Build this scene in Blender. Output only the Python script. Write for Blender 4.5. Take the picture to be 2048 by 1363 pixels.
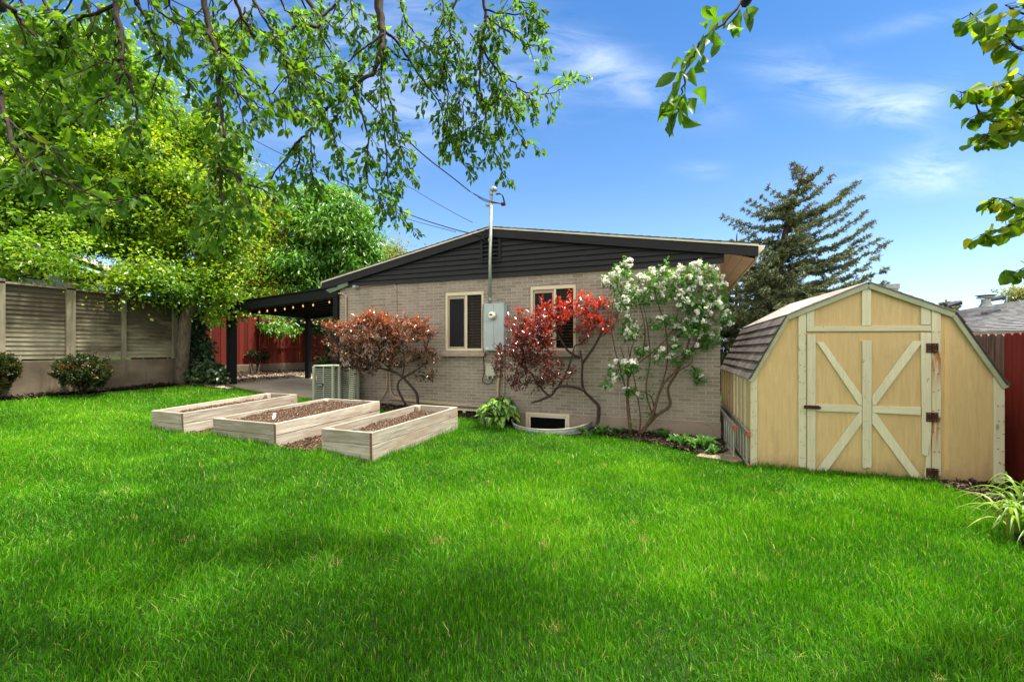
import bpy, math, random
import numpy as np
from mathutils import Vector, Matrix, Quaternion
from math import radians as R, sin, cos, pi, sqrt
sc = bpy.context.scene
for o in list(bpy.data.objects): bpy.data.objects.remove(o)
C = sc.collection
random.seed(7); rng = np.random.default_rng(7)

# ---------------------------------------------------------------- camera
FP, HX, HY, EYE = 870.0, 1024.0, 702.0, 1.66
CAM = (-.754, -8.504, EYE); TH = R(20.5); CT, ST = cos(TH), sin(TH)
cd = bpy.data.cameras.new('camera'); cam = bpy.data.objects.new('camera', cd); C.objects.link(cam)
cam.location = CAM; cam.rotation_euler = (R(90), 0, TH)
cd.sensor_width = 36; cd.lens = FP / 2048 * 36; cd.shift_y = 20.5 / 2048
cd.clip_start = .05; cd.clip_end = 2000
sc.camera = cam
# ---------------------------------------------------------------- sun, sky, exposure
SUN = Vector((.30, .09, 1.0)).normalized()
sl = bpy.data.lights.new('sun', 'SUN'); sl.energy = 5.0; sl.angle = R(5); sl.color = (1, .93, .78)
so = bpy.data.objects.new('sun', sl); C.objects.link(so); so.rotation_euler = SUN.to_track_quat('Z', 'Y').to_euler()
w = bpy.data.worlds.new('World'); sc.world = w; w.use_nodes = True
wn, wl = w.node_tree.nodes, w.node_tree.links
bg = wn['Background']; bg.inputs[1].default_value = .088
sky = wn.new('ShaderNodeTexSky'); sky.sky_type = 'NISHITA'; sky.sun_disc = False
sky.sun_elevation = math.asin(SUN.z); sky.sun_rotation = math.atan2(SUN.x, SUN.y)
sky.altitude = 1300; sky.air_density = 1.0; sky.dust_density = .4; sky.ozone_density = 2.0
hsv = wn.new('ShaderNodeHueSaturation'); hsv.inputs['Saturation'].default_value = 1.3; hsv.inputs['Value'].default_value = .95
wl.new(sky.outputs[0], hsv.inputs['Color'])
# thin cirrus at fixed compass directions of the sky
tc = wn.new('ShaderNodeTexCoord')
def vdot(vec):
    n = wn.new('ShaderNodeVectorMath'); n.operation = 'DOT_PRODUCT'; wl.new(tc.outputs['Generated'], n.inputs[0]); n.inputs[1].default_value = vec
    return n.outputs['Value']
def wm(op, a, b=None):
    n = wn.new('ShaderNodeMath'); n.operation = op
    for i, s in enumerate((a, b)):
        if s is None: continue
        if isinstance(s, (int, float)): n.inputs[i].default_value = s
        else: wl.new(s, n.inputs[i])
    return n.outputs[0]
north = vdot((-ST, CT, 0)); east = vdot((CT, ST, 0)); up = vdot((0, 0, 1))
nf = wm('MAXIMUM', north, .08)
U_ = wm('DIVIDE', east, nf); V_ = wm('DIVIDE', up, nf)
cx = wn.new('ShaderNodeCombineXYZ'); wl.new(U_, cx.inputs[0]); wl.new(V_, cx.inputs[1])
mp = wn.new('ShaderNodeMapping'); mp.inputs['Rotation'].default_value = (0, 0, R(14)); mp.inputs['Scale'].default_value = (2.6, 9, 1); wl.new(cx.outputs[0], mp.inputs[0])
nz = wn.new('ShaderNodeTexNoise'); nz.inputs['Scale'].default_value = 1.6; nz.inputs['Detail'].default_value = 9; nz.inputs['Roughness'].default_value = .62; nz.inputs['Distortion'].default_value = .7
wl.new(mp.outputs[0], nz.inputs[0])
tot = None
for (x, y, ang, a, b, st) in [(1690, 185, -17, .17, .05, 1.0), (1820, 205, 20, .10, .035, .8), (1180, 120, -25, .16, .05, .8), (1330, 190, -18, .13, .045, .5), (1810, 360, 2, .20, .035, .8), (1870, 330, -10, .08, .05, .6), (820, 215, 8, .30, .10, .8), (700, 60, -10, .35, .12, .8), (1400, 340, 0, .06, .02, .35), (1850, 40, 14, .30, .02, .25)]:
    u0, v0 = (x - HX) / FP, (HY - y) / FP; ca, sa = cos(R(ang)), sin(R(ang))
    du = wm('SUBTRACT', U_, u0); dv = wm('SUBTRACT', V_, v0)
    p = wm('DIVIDE', wm('ADD', wm('MULTIPLY', du, ca), wm('MULTIPLY', dv, sa)), a)
    q = wm('DIVIDE', wm('SUBTRACT', wm('MULTIPLY', dv, ca), wm('MULTIPLY', du, sa)), b)
    g = wm('MULTIPLY', wm('POWER', 2.718, wm('MULTIPLY', wm('ADD', wm('MULTIPLY', p, p), wm('MULTIPLY', q, q)), -1.0)), st)
    tot = g if tot is None else wm('ADD', tot, g)
rmp = wn.new('ShaderNodeMapRange'); rmp.inputs[1].default_value = .36; rmp.inputs[2].default_value = .72; wl.new(nz.outputs[0], rmp.inputs[0])
cl = wm('MULTIPLY', wm('MULTIPLY', tot, rmp.outputs[0]), .56)
cl = wm('MINIMUM', cl, .8)
mixc = wn.new('ShaderNodeMix'); mixc.data_type = 'RGBA'; wl.new(cl, mixc.inputs[0]); wl.new(hsv.outputs[0], mixc.inputs[6]); mixc.inputs[7].default_value = (5.6, 6.2, 7.2, 1)
hz = wm('MULTIPLY', wm('POWER', 2.718, wm('MULTIPLY', wm('MAXIMUM', up, 0.0), -5.5)), .62)
mixh = wn.new('ShaderNodeMix'); mixh.data_type = 'RGBA'; wl.new(hz, mixh.inputs[0]); wl.new(mixc.outputs[2], mixh.inputs[6]); mixh.inputs[7].default_value = (5.0, 6.1, 8.0, 1)
# unseen bright cloud added overhead and behind the viewer, soft fill for shaded walls
def sstep(v, a, b):
    n = wn.new('ShaderNodeMapRange'); n.interpolation_type = 'SMOOTHSTEP'; wl.new(v, n.inputs[0])
    for i, q in enumerate((a, b, 0, 1)): n.inputs[i + 1].default_value = q
    return n.outputs[0]
n3 = wn.new('ShaderNodeTexNoise'); n3.inputs['Scale'].default_value = 3.2; n3.inputs['Detail'].default_value = 8; n3.inputs['Roughness'].default_value = .6; wl.new(tc.outputs['Generated'], n3.inputs[0])
wob = wm('MULTIPLY', wm('SUBTRACT', n3.outputs[0], .5), .5)
cov = wm('MAXIMUM', sstep(wm('ADD', up, wob), .70, .86), sstep(wm('SUBTRACT', wob, north), -.12, .12))
cov = wm('MULTIPLY', cov, sstep(n3.outputs[0], .25, .55))
mix2 = wn.new('ShaderNodeMix'); mix2.data_type = 'RGBA'; wl.new(cov, mix2.inputs[0]); wl.new(mixh.outputs[2], mix2.inputs[6]); mix2.inputs[7].default_value = (10.6, 10.0, 8.9, 1)
wl.new(mix2.outputs[2], bg.inputs[0])
vs = sc.view_settings; vs.view_transform = 'Standard'; vs.look = 'None'; vs.gamma = 1; vs.exposure = 1.46
try: vs.use_curve_mapping = False
except Exception: pass
sc.cycles.max_bounces = 8; sc.cycles.transparent_max_bounces = 8; sc.cycles.use_denoising = True
sc.cycles.sample_clamp_indirect = 6

# ---------------------------------------------------------------- helpers
def px(x, y, Y):                       # a point seen at (x, y) standing Y metres down the view
    X = (x - HX) / FP * Y
    return Vector((CAM[0] + CT * X - ST * Y, CAM[1] + ST * X + CT * Y, EYE + (HY - y) / FP * Y))
def to_px(P):
    q = np.asarray(P) - np.array(CAM); Xc = CT * q[:, 0] + ST * q[:, 1]; Yc = -ST * q[:, 0] + CT * q[:, 1]
    return HX + FP * Xc / Yc, HY - FP * q[:, 2] / Yc, Yc
def on(x, y, ax, val):                 # ... standing on a plane
    d = px(x, y, 1) - Vector(CAM); return Vector(CAM) + d * ((val - CAM[ax]) / d[ax])
WC, WR, WD = -3.07, .80, .92           # basement window well: centre x, half width, depth
def gz(x, y):
    a = -x; s = .5 * (a + np.sqrt(a * a + 1))
    k = np.clip(a / 4, 0, 1)
    return .05 * s + .03 + .022 * np.clip(y, -4, 1) * k + .05 * np.maximum(0, a - 11)
def gp(x, y):                          # ... standing on the ground
    d = px(x, y, 1) - Vector(CAM); lo, hi = 1., 40.
    for i in range(50):
        t = (lo + hi) / 2; p = Vector(CAM) + d * t
        if p.z > gz(p.x, p.y): lo = t
        else: hi = t
    return Vector(CAM) + d * hi
def vnoise(x, y, s=0):
    xi, yi = np.floor(x).astype(np.int64), np.floor(y).astype(np.int64); fx, fy = x - xi, y - yi
    fx = fx * fx * (3 - 2 * fx); fy = fy * fy * (3 - 2 * fy)
    def h(a, b):
        n = np.sin(a * 127.1 + b * 311.7 + s * 74.7) * 43758.5453
        return n - np.floor(n)
    return (h(xi, yi) * (1 - fx) + h(xi + 1, yi) * fx) * (1 - fy) + (h(xi, yi + 1) * (1 - fx) + h(xi + 1, yi + 1) * fx) * fy
def inpoly(x, y, poly):
    c = np.zeros(x.shape, bool); n = len(poly)
    for i in range(n):
        x0, y0 = poly[i][:2]; x1, y1 = poly[(i + 1) % n][:2]
        if y0 == y1: continue
        c ^= ((y0 > y) != (y1 > y)) & (x < (x1 - x0) * (y - y0) / (y1 - y0) + x0)
    return c
def wloc(o):
    v = Vector((0, 0, 0))
    while o: v = v + o.location; o = o.parent
    return v
def tag(o, label=None, cat=None, group=None, kind=None):
    if label: o['label'] = label
    if cat: o['category'] = cat
    if group: o['group'] = group
    if kind: o['kind'] = kind
    return o
def thing(name, label, cat, loc=(0, 0, 0), group=None, rot=(0, 0, 0)):
    o = bpy.data.objects.new(name, None); C.objects.link(o); o.location = loc; o.rotation_euler = rot; o.empty_display_size = .2
    return tag(o, label, cat, group)
def link(name, me, mat, parent=None):
    o = bpy.data.objects.new(name, me); C.objects.link(o); me.materials.append(mat)
    if parent: o.parent = parent
    return o
def np_mesh(name, V, loops, starts, mat, parent=None, attrs=None, smooth=False, local=False, loc=None):
    V = np.asarray(V, np.float32).reshape(-1, 3)
    off = np.zeros(3) if local else np.array(wloc(parent)) if parent else np.zeros(3)
    if loc is not None: off = np.array(loc)
    V = (V - off).astype(np.float32)
    me = bpy.data.meshes.new(name)
    me.vertices.add(len(V)); me.vertices.foreach_set('co', V.ravel())
    me.loops.add(len(loops)); me.loops.foreach_set('vertex_index', np.asarray(loops, np.int32))
    me.polygons.add(len(starts)); me.polygons.foreach_set('loop_start', np.asarray(starts, np.int32))
    if smooth: me.polygons.foreach_set('use_smooth', np.ones(len(starts), bool))
    for k, v in (attrs or {}).items():
        at = me.attributes.new(k, 'FLOAT', 'POINT'); at.data.foreach_set('value', np.asarray(v, np.float32))
    me.update(calc_edges=True); me.validate()
    o = link(name, me, mat, parent)
    if loc is not None: o.location = loc
    return o
class MB:
    def __init__(s): s.v = []; s.f = []; s.t = []; s.tint = .5
    def add(s, vs, fs):
        b = len(s.v); s.v += [tuple(p) for p in vs]; s.f += [[i + b for i in f] for f in fs]; s.t += [s.tint] * len(vs); return s
    def rt(s): s.tint = random.random(); return s
    def box(s, x0, y0, z0, x1, y1, z1, M=None):
        vs = [Vector((x, y, z)) for z in (z0, z1) for y in (y0, y1) for x in (x0, x1)]
        if M is not None: vs = [M @ p for p in vs]
        return s.add(vs, [(0, 2, 3, 1), (4, 5, 7, 6), (0, 1, 5, 4), (2, 6, 7, 3), (0, 4, 6, 2), (1, 3, 7, 5)])
    def beam(s, a, b, w, h, up=(0, 0, 1), ext=0):      # board from a to b; w across, h along up
        a, b, up = Vector(a), Vector(b), Vector(up); d = (b - a).normalized(); sd = d.cross(up).normalized(); u = sd.cross(d)
        a = a - d * ext; b = b + d * ext
        vs = [p + sd * (i * w / 2) + u * (j * h / 2) for p in (a, b) for j in (-1, 1) for i in (-1, 1)]
        return s.add(vs, [(0, 1, 3, 2), (4, 6, 7, 5), (0, 4, 5, 1), (2, 3, 7, 6), (0, 2, 6, 4), (1, 5, 7, 3)])
    def prism(s, poly, d):                              # polygon of 3d points pushed along d
        n = len(poly); d = Vector(d); vs = [Vector(p) for p in poly] + [Vector(p) + d for p in poly]
        return s.add(vs, [list(range(n))[::-1], list(range(n, 2 * n))] + [(i, (i + 1) % n, n + (i + 1) % n, n + i) for i in range(n)])
    def quad(s, *p): return s.add(p, [tuple(range(len(p)))])
    def tube(s, pts, r, n=8, caps=True):
        pts = [Vector(p) for p in pts]; m = len(pts); rr = r if hasattr(r, '__len__') else [r] * m
        vs = []; ref = None
        for i, p in enumerate(pts):
            d = (pts[min(i + 1, m - 1)] - pts[max(i - 1, 0)])
            d = d.normalized() if d.length > 1e-9 else Vector((0, 0, 1))
            if ref is None: ref = d.orthogonal().normalized()
            ref = ref - d * ref.dot(d); ref = ref.normalized() if ref.length > 1e-6 else d.orthogonal().normalized()
            q = d.cross(ref)
            vs += [p + (ref * cos(2 * pi * k / n) + q * sin(2 * pi * k / n)) * rr[i] for k in range(n)]
        fs = [(i * n + k, i * n + (k + 1) % n, (i + 1) * n + (k + 1) % n, (i + 1) * n + k) for i in range(m - 1) for k in range(n)]
        if caps: fs += [list(range(n))[::-1], list(range((m - 1) * n, m * n))]
        return s.add(vs, fs)
    def lathe(s, prof, c, n=16, M=None):                # (r, h) profile about z through c
        vs = []
        for r, h in prof:
            for k in range(n):
                p = Vector((r * cos(2 * pi * k / n), r * sin(2 * pi * k / n), h)); vs.append((M @ p if M is not None else p) + Vector(c))
        m = len(prof)
        fs = [(i * n + k, i * n + (k + 1) % n, (i + 1) * n + (k + 1) % n, (i + 1) * n + k) for i in range(m - 1) for k in range(n)]
        return s.add(vs, fs + [list(range(n))[::-1], list(range((m - 1) * n, m * n))])
    def build(s, name, mat, parent=None, bevel=0, smooth=False, local=False, loc=None):
        off = Vector((0, 0, 0)) if local or not parent else wloc(parent)
        if loc is not None: off = Vector(loc)
        me = bpy.data.meshes.new(name); me.from_pydata([Vector(p) - off for p in s.v], [], s.f); me.update()
        at = me.attributes.new('tint', 'FLOAT', 'POINT'); at.data.foreach_set('value', np.asarray(s.t, np.float32))
        if smooth: me.polygons.foreach_set('use_smooth', np.ones(len(me.polygons), bool))
        o = link(name, me, mat, parent)
        if loc is not None: o.location = loc
        if bevel:
            m = o.modifiers.new('edge', 'BEVEL'); m.width = bevel; m.segments = 2; m.limit_method = 'ANGLE'; m.angle_limit = R(40)
        return o
def curve(pts, n=4):                                    # smooth a polyline (Catmull-Rom)
    P = [Vector(p) for p in pts]; out = []
    for i in range(len(P) - 1):
        a, b, c_, d = P[max(i - 1, 0)], P[i], P[i + 1], P[min(i + 2, len(P) - 1)]
        for k in range(n):
            t = k / n; out.append(.5 * ((2 * b) + (c_ - a) * t + (2 * a - 5 * b + 4 * c_ - d) * t * t + (3 * b - a - 3 * c_ + d) * t ** 3))
    return out + [P[-1]]

# ---------------------------------------------------------------- materials
class NM:
    def __init__(s, name, rough=.7, spec=.4):
        s.m = bpy.data.materials.new(name); s.m.use_nodes = True; s.n = s.m.node_tree.nodes; s.l = s.m.node_tree.links
        s.b = s.n['Principled BSDF']; s.b.inputs['Roughness'].default_value = rough; s.b.inputs['Specular IOR Level'].default_value = spec
    def co(s, scale=(1, 1, 1), rot=(0, 0, 0), src='Object'):
        t = s.n.new('ShaderNodeTexCoord'); m = s.n.new('ShaderNodeMapping'); m.inputs['Scale'].default_value = scale; m.inputs['Rotation'].default_value = rot
        s.l.new(t.outputs[src], m.inputs[0]); return m.outputs[0]
    def noise(s, vec, scale=1, detail=5, rough=.55, dist=0):
        t = s.n.new('ShaderNodeTexNoise'); t.inputs['Scale'].default_value = scale; t.inputs['Detail'].default_value = detail
        t.inputs['Roughness'].default_value = rough; t.inputs['Distortion'].default_value = dist; s.l.new(vec, t.inputs[0]); return t.outputs[0]
    def ramp(s, fac, stops):
        r = s.n.new('ShaderNodeValToRGB'); e = r.color_ramp.elements
        while len(e) < len(stops): e.new(.5)
        for k, (p, c) in enumerate(stops): e[k].position = p; e[k].color = (*c, 1) if len(c) == 3 else c
        s.l.new(fac, r.inputs[0]); return r.outputs[0]
    def attr(s, name='tint'):
        a = s.n.new('ShaderNodeAttribute'); a.attribute_name = name; return a.outputs['Fac']
    def mix(s, fac, a, b, mode='MIX'):
        m = s.n.new('ShaderNodeMix'); m.data_type = 'RGBA'; m.blend_type = mode
        for i, v in ((0, fac), (6, a), (7, b)):
            if isinstance(v, (int, float)): m.inputs[i].default_value = v
            elif isinstance(v, tuple): m.inputs[i].default_value = (*v, 1)
            else: s.l.new(v, m.inputs[i])
        return m.outputs[2]
    def math(s, op, a, b=None):
        n = s.n.new('ShaderNodeMath'); n.operation = op
        for i, v in enumerate((a, b)):
            if v is None: continue
            if isinstance(v, (int, float)): n.inputs[i].default_value = v
            else: s.l.new(v, n.inputs[i])
        return n.outputs[0]
    def rng(s, v, a, b, c=0, d=1):
        n = s.n.new('ShaderNodeMapRange'); s.l.new(v, n.inputs[0])
        for i, q in enumerate((a, b, c, d)): n.inputs[i + 1].default_value = q
        return n.outputs[0]
    def col(s, c):
        if isinstance(c, tuple): s.b.inputs['Base Color'].default_value = (*c, 1)
        else: s.l.new(c, s.b.inputs['Base Color'])
        return s
    def bump(s, h, st=.3, d=.01):
        b = s.n.new('ShaderNodeBump'); b.inputs['Strength'].default_value = st; b.inputs['Distance'].default_value = d
        s.l.new(h, b.inputs['Height']); s.l.new(b.outputs[0], s.b.inputs['Normal']); return s
    def rough(s, v): s.l.new(v, s.b.inputs['Roughness']); return s
G = {}
def plain(name, c, rough=.6, spec=.4, var=.12, scale=6, metal=0, bump=0):
    m = NM(name, rough, spec); n = m.noise(m.co(), scale, 6)
    lo = tuple(x * (1 - var) for x in c); hi = tuple(min(1, x * (1 + var)) for x in c)
    m.col(m.ramp(n, [(.3, lo), (.7, hi)])); m.b.inputs['Metallic'].default_value = metal
    if bump: m.bump(m.noise(m.co(), scale * 12, 4), bump, .004)
    G[name] = m.m; return m.m
def wood(name, lo, hi, ax=0, rough=.8, stain=None, stain_amt=.5, stain_scale=1.2, knots=True, grain=1.0, chip=None, chip_at=.66):
    m = NM(name, rough, .25); s = [46, 46, 46]; s[ax] = 2.2
    t = m.attr(); c0 = m.co(tuple(s)); add = m.n.new('ShaderNodeVectorMath'); add.operation = 'ADD'
    cb = m.n.new('ShaderNodeCombineXYZ')
    for i in range(3): m.l.new(m.math('MULTIPLY', t, 37.0 + 11 * i), cb.inputs[i])
    m.l.new(c0, add.inputs[0]); m.l.new(cb.outputs[0], add.inputs[1])
    g = m.noise(add.outputs[0], 1, 7, .65, .6)
    col = m.ramp(g, [(.28, lo), (.72, hi)])
    br = m.rng(t, 0, 1, 1 - .16 * grain, 1 + .14 * grain)
    hv = m.n.new('ShaderNodeHueSaturation'); m.l.new(col, hv.inputs['Color']); m.l.new(br, hv.inputs['Value']); col = hv.outputs[0]
    if stain:
        n2 = m.noise(m.co(tuple(stain_scale * (.35 if i == ax else 1.6) for i in range(3))), 1, 6, .6, .4)
        col = m.mix(m.math('MULTIPLY', m.rng(n2, .48, .66), stain_amt), col, stain)
    if knots:
        sk = [5, 5, 5]; sk[ax] = 2.0
        v = m.n.new('ShaderNodeTexVoronoi'); v.inputs['Scale'].default_value = 1; m.l.new(m.co(tuple(sk)), v.inputs[0])
        col = m.mix(m.rng(v.outputs['Distance'], .05, .10, .7, 0), col, tuple(x * .35 for x in lo))
    if chip:
        n3 = m.noise(m.co(tuple(9 if i == ax else 26 for i in range(3))), 1, 8, .7, .3)
        col = m.mix(m.rng(n3, chip_at, chip_at + .02), col, chip)
    m.col(col).bump(g, .35 * grain, .003); G[name] = m.m; return m.m
def leafmat(name, stops, trans=.35, tcol=(1.5, 1.6, .8), rough=.45, spec=.4, ramp_attr='tint'):
    m = NM(name, rough, spec); c_ = m.ramp(m.attr(ramp_attr), stops)
    m.col(c_)
    tr = m.n.new('ShaderNodeBsdfTranslucent'); mx = m.n.new('ShaderNodeMixShader'); mx.inputs[0].default_value = trans
    m.l.new(m.mix(1.0, c_, tcol, 'MULTIPLY'), tr.inputs[0])
    out = m.n['Material Output']; m.l.new(m.b.outputs[0], mx.inputs[1]); m.l.new(tr.outputs[0], mx.inputs[2]); m.l.new(mx.outputs[0], out.inputs[0])
    G[name] = m.m; return m.m

# painted brick
m = NM('brick', .82, .3)
tcx = m.n.new('ShaderNodeTexCoord'); sp = m.n.new('ShaderNodeSeparateXYZ'); m.l.new(tcx.outputs['Object'], sp.inputs[0])
cb = m.n.new('ShaderNodeCombineXYZ'); m.l.new(m.math('ADD', sp.outputs[0], sp.outputs[1]), cb.inputs[0]); m.l.new(sp.outputs[2], cb.inputs[1])
bt = m.n.new('ShaderNodeTexBrick'); bt.offset = .5; bt.inputs['Scale'].default_value = 1; bt.inputs['Brick Width'].default_value = .232; bt.inputs['Row Height'].default_value = .0677
bt.inputs['Mortar Size'].default_value = .0066; bt.inputs['Mortar Smooth'].default_value = .25; bt.inputs['Bias'].default_value = 0
bt.inputs['Color1'].default_value = (.215, .184, .154, 1); bt.inputs['Color2'].default_value = (.33, .286, .242, 1); bt.inputs['Mortar'].default_value = (.52, .465, .40, 1)
m.l.new(cb.outputs[0], bt.inputs[0])
n1 = m.noise(m.co((70, 70, 7)), 1, 5, .6); n2 = m.noise(m.co((.7, .7, 1.1)), 1, 5)
c_ = m.mix(m.math('MULTIPLY', m.rng(n1, .35, .7), .3), bt.outputs[0], (.17, .13, .10))
c_ = m.mix(m.math('MULTIPLY', m.rng(n2, .45, .7), .25), c_, (.34, .28, .23)); n7 = m.noise(m.co((2.2, 2.2, .5)), 1, 7, .7); c_ = m.mix(m.math('MULTIPLY', m.rng(n7, .52, .7), .38), c_, (.15, .12, .095))
h = m.math('SUBTRACT', m.math('MULTIPLY', n1, .3), bt.outputs['Fac'])
m.col(c_).bump(h, 1.0, .012); G['brick'] = m.m
plain('foundation', (.27, .215, .175), .85, .2, .15, 3, bump=.35)
plain('sill_brick', (.30, .245, .20), .85, .2, .15, 9, bump=.3)
plain('cream', (.62, .55, .40), .5, .4, .04, 2)
plain('white_vinyl', (.72, .68, .58), .5, .4, .05, 3)
plain('tan_paint', (.40, .32, .23), .55, .35, .06, 3)
plain('drip', (.72, .66, .55), .5, .4, .08, 3)
m = NM('black_paint', .6, .2); n = m.noise(m.co((3, 3, 60)), 1, 5); n2 = m.noise(m.co((7, 7, 22)), 1, 9, .78)
c_ = m.ramp(n, [(.3, (.010, .0105, .012)), (.75, (.021, .022, .026))]); c_ = m.mix(m.rng(n2, .715, .73), c_, (.34, .27, .2)); m.col(c_).bump(n, .25, .003); G['black_paint'] = m.m
plain('dark_green_black', (.008, .0095, .010), .7, .15, .25, 9)
plain('patina', (.12, .17, .13), .6, .3, .2, 6)
plain('soffit', (.46, .31, .19), .6, .3, .06, 2)
plain('galv', (.27, .30, .29), .42, .5, .22, 14, metal=.35)
plain('meter_grey', (.36, .43, .45), .5, .4, .08, 3)
plain('util_beige', (.42, .41, .34), .5, .4, .06, 3)
plain('dark_void', (.006, .006, .007), .8, .1, .1, 3)
plain('wire', (.012, .012, .013), .5, .3, .1, 3)
plain('rust', (.055, .022, .014), .8, .2, .5, 30, bump=.4)
plain('screen', (.018, .019, .022), .85, .05, .1, 160)
plain('blind', (.34, .15, .065), .45, .4, .25, 8)
plain('alu', (.45, .46, .45), .38, .5, .1, 10, metal=.7)
plain('redtip', (.38, .055, .035), .5, .4, .15, 10)
plain('ac_green', (.29, .325, .25), .5, .4, .06, 4)
plain('ac_dark', (.012, .013, .012), .7, .2, .1, 4)
m = NM('glass', .03, .2); m.col((.012, .014, .012)); tr = m.n.new('ShaderNodeBsdfTransparent'); tr.inputs[0].default_value = (.8, .82, .8, 1); mx = m.n.new('ShaderNodeMixShader'); mx.inputs[0].default_value = .7
m.l.new(m.b.outputs[0], mx.inputs[1]); m.l.new(tr.outputs[0], mx.inputs[2]); m.l.new(mx.outputs[0], m.n['Material Output'].inputs[0]); G['glass'] = m.m
# timber
wood('bed_wood', (.17, .145, .115), (.50, .46, .40), 0, stain=(.20, .185, .12), stain_amt=.8, stain_scale=4, grain=1.7)
wood('bed_wood_y', (.17, .145, .115), (.53, .485, .42), 1, stain=(.27, .20, .145), stain_amt=.75, stain_scale=4, grain=1.7)
plain('end_grain', (.16, .085, .05), .85, .2, .35, 30)
m = NM('ply', .75, .25); n = m.noise(m.co((16, 16, 1.3)), 1, 5, .6, 2.2); n2 = m.noise(m.co((1.2, 1.2, .8)), 1, 4); n3 = m.noise(m.co((26, 26, 4)), 1, 7, .7)
c_ = m.ramp(n, [(.3, (.49, .35, .165)), (.62, (.575, .425, .21)), (.8, (.62, .475, .25))])
c_ = m.mix(m.math('MULTIPLY', m.rng(n2, .5, .72), .35), c_, (.42, .27, .115)); c_ = m.mix(m.rng(n3, .68, .75, 0, .75), c_, (.30, .18, .075))
zz = m.n.new('ShaderNodeSeparateXYZ'); m.l.new(m.n.new('ShaderNodeTexCoord').outputs['Object'], zz.inputs[0]); n5 = m.noise(m.co((7, 7, 2.5)), 1, 7, .7); n6 = m.noise(m.co((2.6, 2.6, 1.6)), 1, 6, .65)
splash = m.rng(m.math('SUBTRACT', m.math('MULTIPLY', n5, .6), zz.outputs[2]), .02, .30); c_ = m.mix(m.math('MULTIPLY', splash, .55), c_, (.25, .17, .10)); c_ = m.mix(m.math('MULTIPLY', m.rng(n6, .58, .72), .4), c_, (.34, .24, .13)); m.col(c_).bump(n, .15, .002); G['ply'] = m.m
wood('shed_trim', (.53, .505, .35), (.66, .63, .46), 2, stain=(.40, .34, .2), stain_amt=.3, knots=True, grain=.5, chip=(.15, .125, .095), chip_at=.64)
wood('shed_trim_x', (.53, .505, .35), (.66, .63, .46), 0, stain=(.40, .34, .2), stain_amt=.3, knots=True, grain=.5, chip=(.15, .125, .095), chip_at=.64)
m = NM('shed_trim_rust', .75, .25); n = m.noise(m.co((26, 26, 3.0)), 1, 6, .6); z = m.n.new('ShaderNodeSeparateXYZ'); m.l.new(m.n.new('ShaderNodeTexCoord').outputs['Object'], z.inputs[0])
c_ = m.ramp(n, [(.3, (.50, .47, .31)), (.7, (.65, .61, .44))])
for zc in (1.60, .80):
    run = m.math('MULTIPLY', m.rng(z.outputs[2], zc - .5, zc - .05), m.rng(z.outputs[2], zc, zc + .02, 1, 0))
    c_ = m.mix(m.math('MULTIPLY', run, m.rng(n, .38, .52)), c_, (.32, .105, .012))
m.col(c_); G['shed_trim_rust'] = m.m
m = NM('shingle_glare', .9, .25); n = m.noise(m.co((300, 300, 300)), 1, 3); m.col(m.mix(m.rng(n, .4, .7, 0, .5), m.ramp(m.attr(), [(0, (.24, .215, .205)), (1, (.36, .33, .315))]), (.38, .35, .335))).bump(n, .4, .003); G['shingle_glare'] = m.m  # paler copy of the shingle: sun glare on the upper slope painted in
m = NM('shingle', .92, .2); n = m.noise(m.co((300, 300, 300)), 1, 3); c_ = m.ramp(m.attr(), [(0, (.050, .044, .044)), (.5, (.080, .070, .069)), (1, (.12, .106, .104))]); c_ = m.mix(m.rng(n, .4, .7, 0, .5), c_, (.16, .135, .125)); m.col(c_).bump(n, .4, .003); G['shingle'] = m.m
m = NM('shingle_grey', .92, .2); n = m.noise(m.co((120, 120, 120)), 1, 3); c_ = m.ramp(m.attr(), [(0, (.10, .105, .115)), (.5, (.155, .16, .172)), (1, (.21, .215, .23))]); c_ = m.mix(m.rng(n, .4, .7, 0, .5), c_, (.10, .1, .11)); m.col(c_).bump(n, .4, .003); G['shingle_grey'] = m.m
# fences
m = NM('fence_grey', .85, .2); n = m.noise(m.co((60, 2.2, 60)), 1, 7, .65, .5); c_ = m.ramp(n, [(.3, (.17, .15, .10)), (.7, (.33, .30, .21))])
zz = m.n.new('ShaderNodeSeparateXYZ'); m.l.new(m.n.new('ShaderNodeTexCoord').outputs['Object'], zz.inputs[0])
n2 = m.noise(m.co((2, .8, 3.0)), 1, 7, .65); wet_shade = m.rng(m.math('ADD', m.math('MULTIPLY', n2, 1.3), m.math('MULTIPLY', zz.outputs[2], .42)), 0.70, 1.02)  # upper boards darkened: wet stain together with tree shade painted into the colour
c_ = m.mix(m.math('MULTIPLY', wet_shade, .88), c_, (.05, .04, .026)); n4 = m.noise(m.co((2, 1.4, 9)), 3, 5); c_ = m.mix(m.math('MULTIPLY', m.rng(n4, .62, .72), .6), c_, (.26, .13, .045)); m.col(c_).bump(n, .3, .003); G['fence_grey'] = m.m
wood('fence_post', (.15, .13, .09), (.29, .26, .19), 2, stain=(.08, .06, .04), stain_amt=.5, stain_scale=2)
m = NM('concrete', .9, .2); n = m.noise(m.co((1.2, 1.2, 2.2)), 1, 8, .65); n2 = m.noise(m.co((9, 9, 1.3)), 1, 6, .6); n3 = m.noise(m.co((40, 40, 40)), 1, 4)
zz = m.n.new('ShaderNodeSeparateXYZ'); m.l.new(m.n.new('ShaderNodeTexCoord').outputs['Object'], zz.inputs[0])
c_ = m.ramp(n, [(.3, (.08, .062, .045)), (.7, (.20, .16, .12))]); c_ = m.mix(m.rng(n2, .5, .75, 0, .6), c_, (.075, .055, .042))
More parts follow.
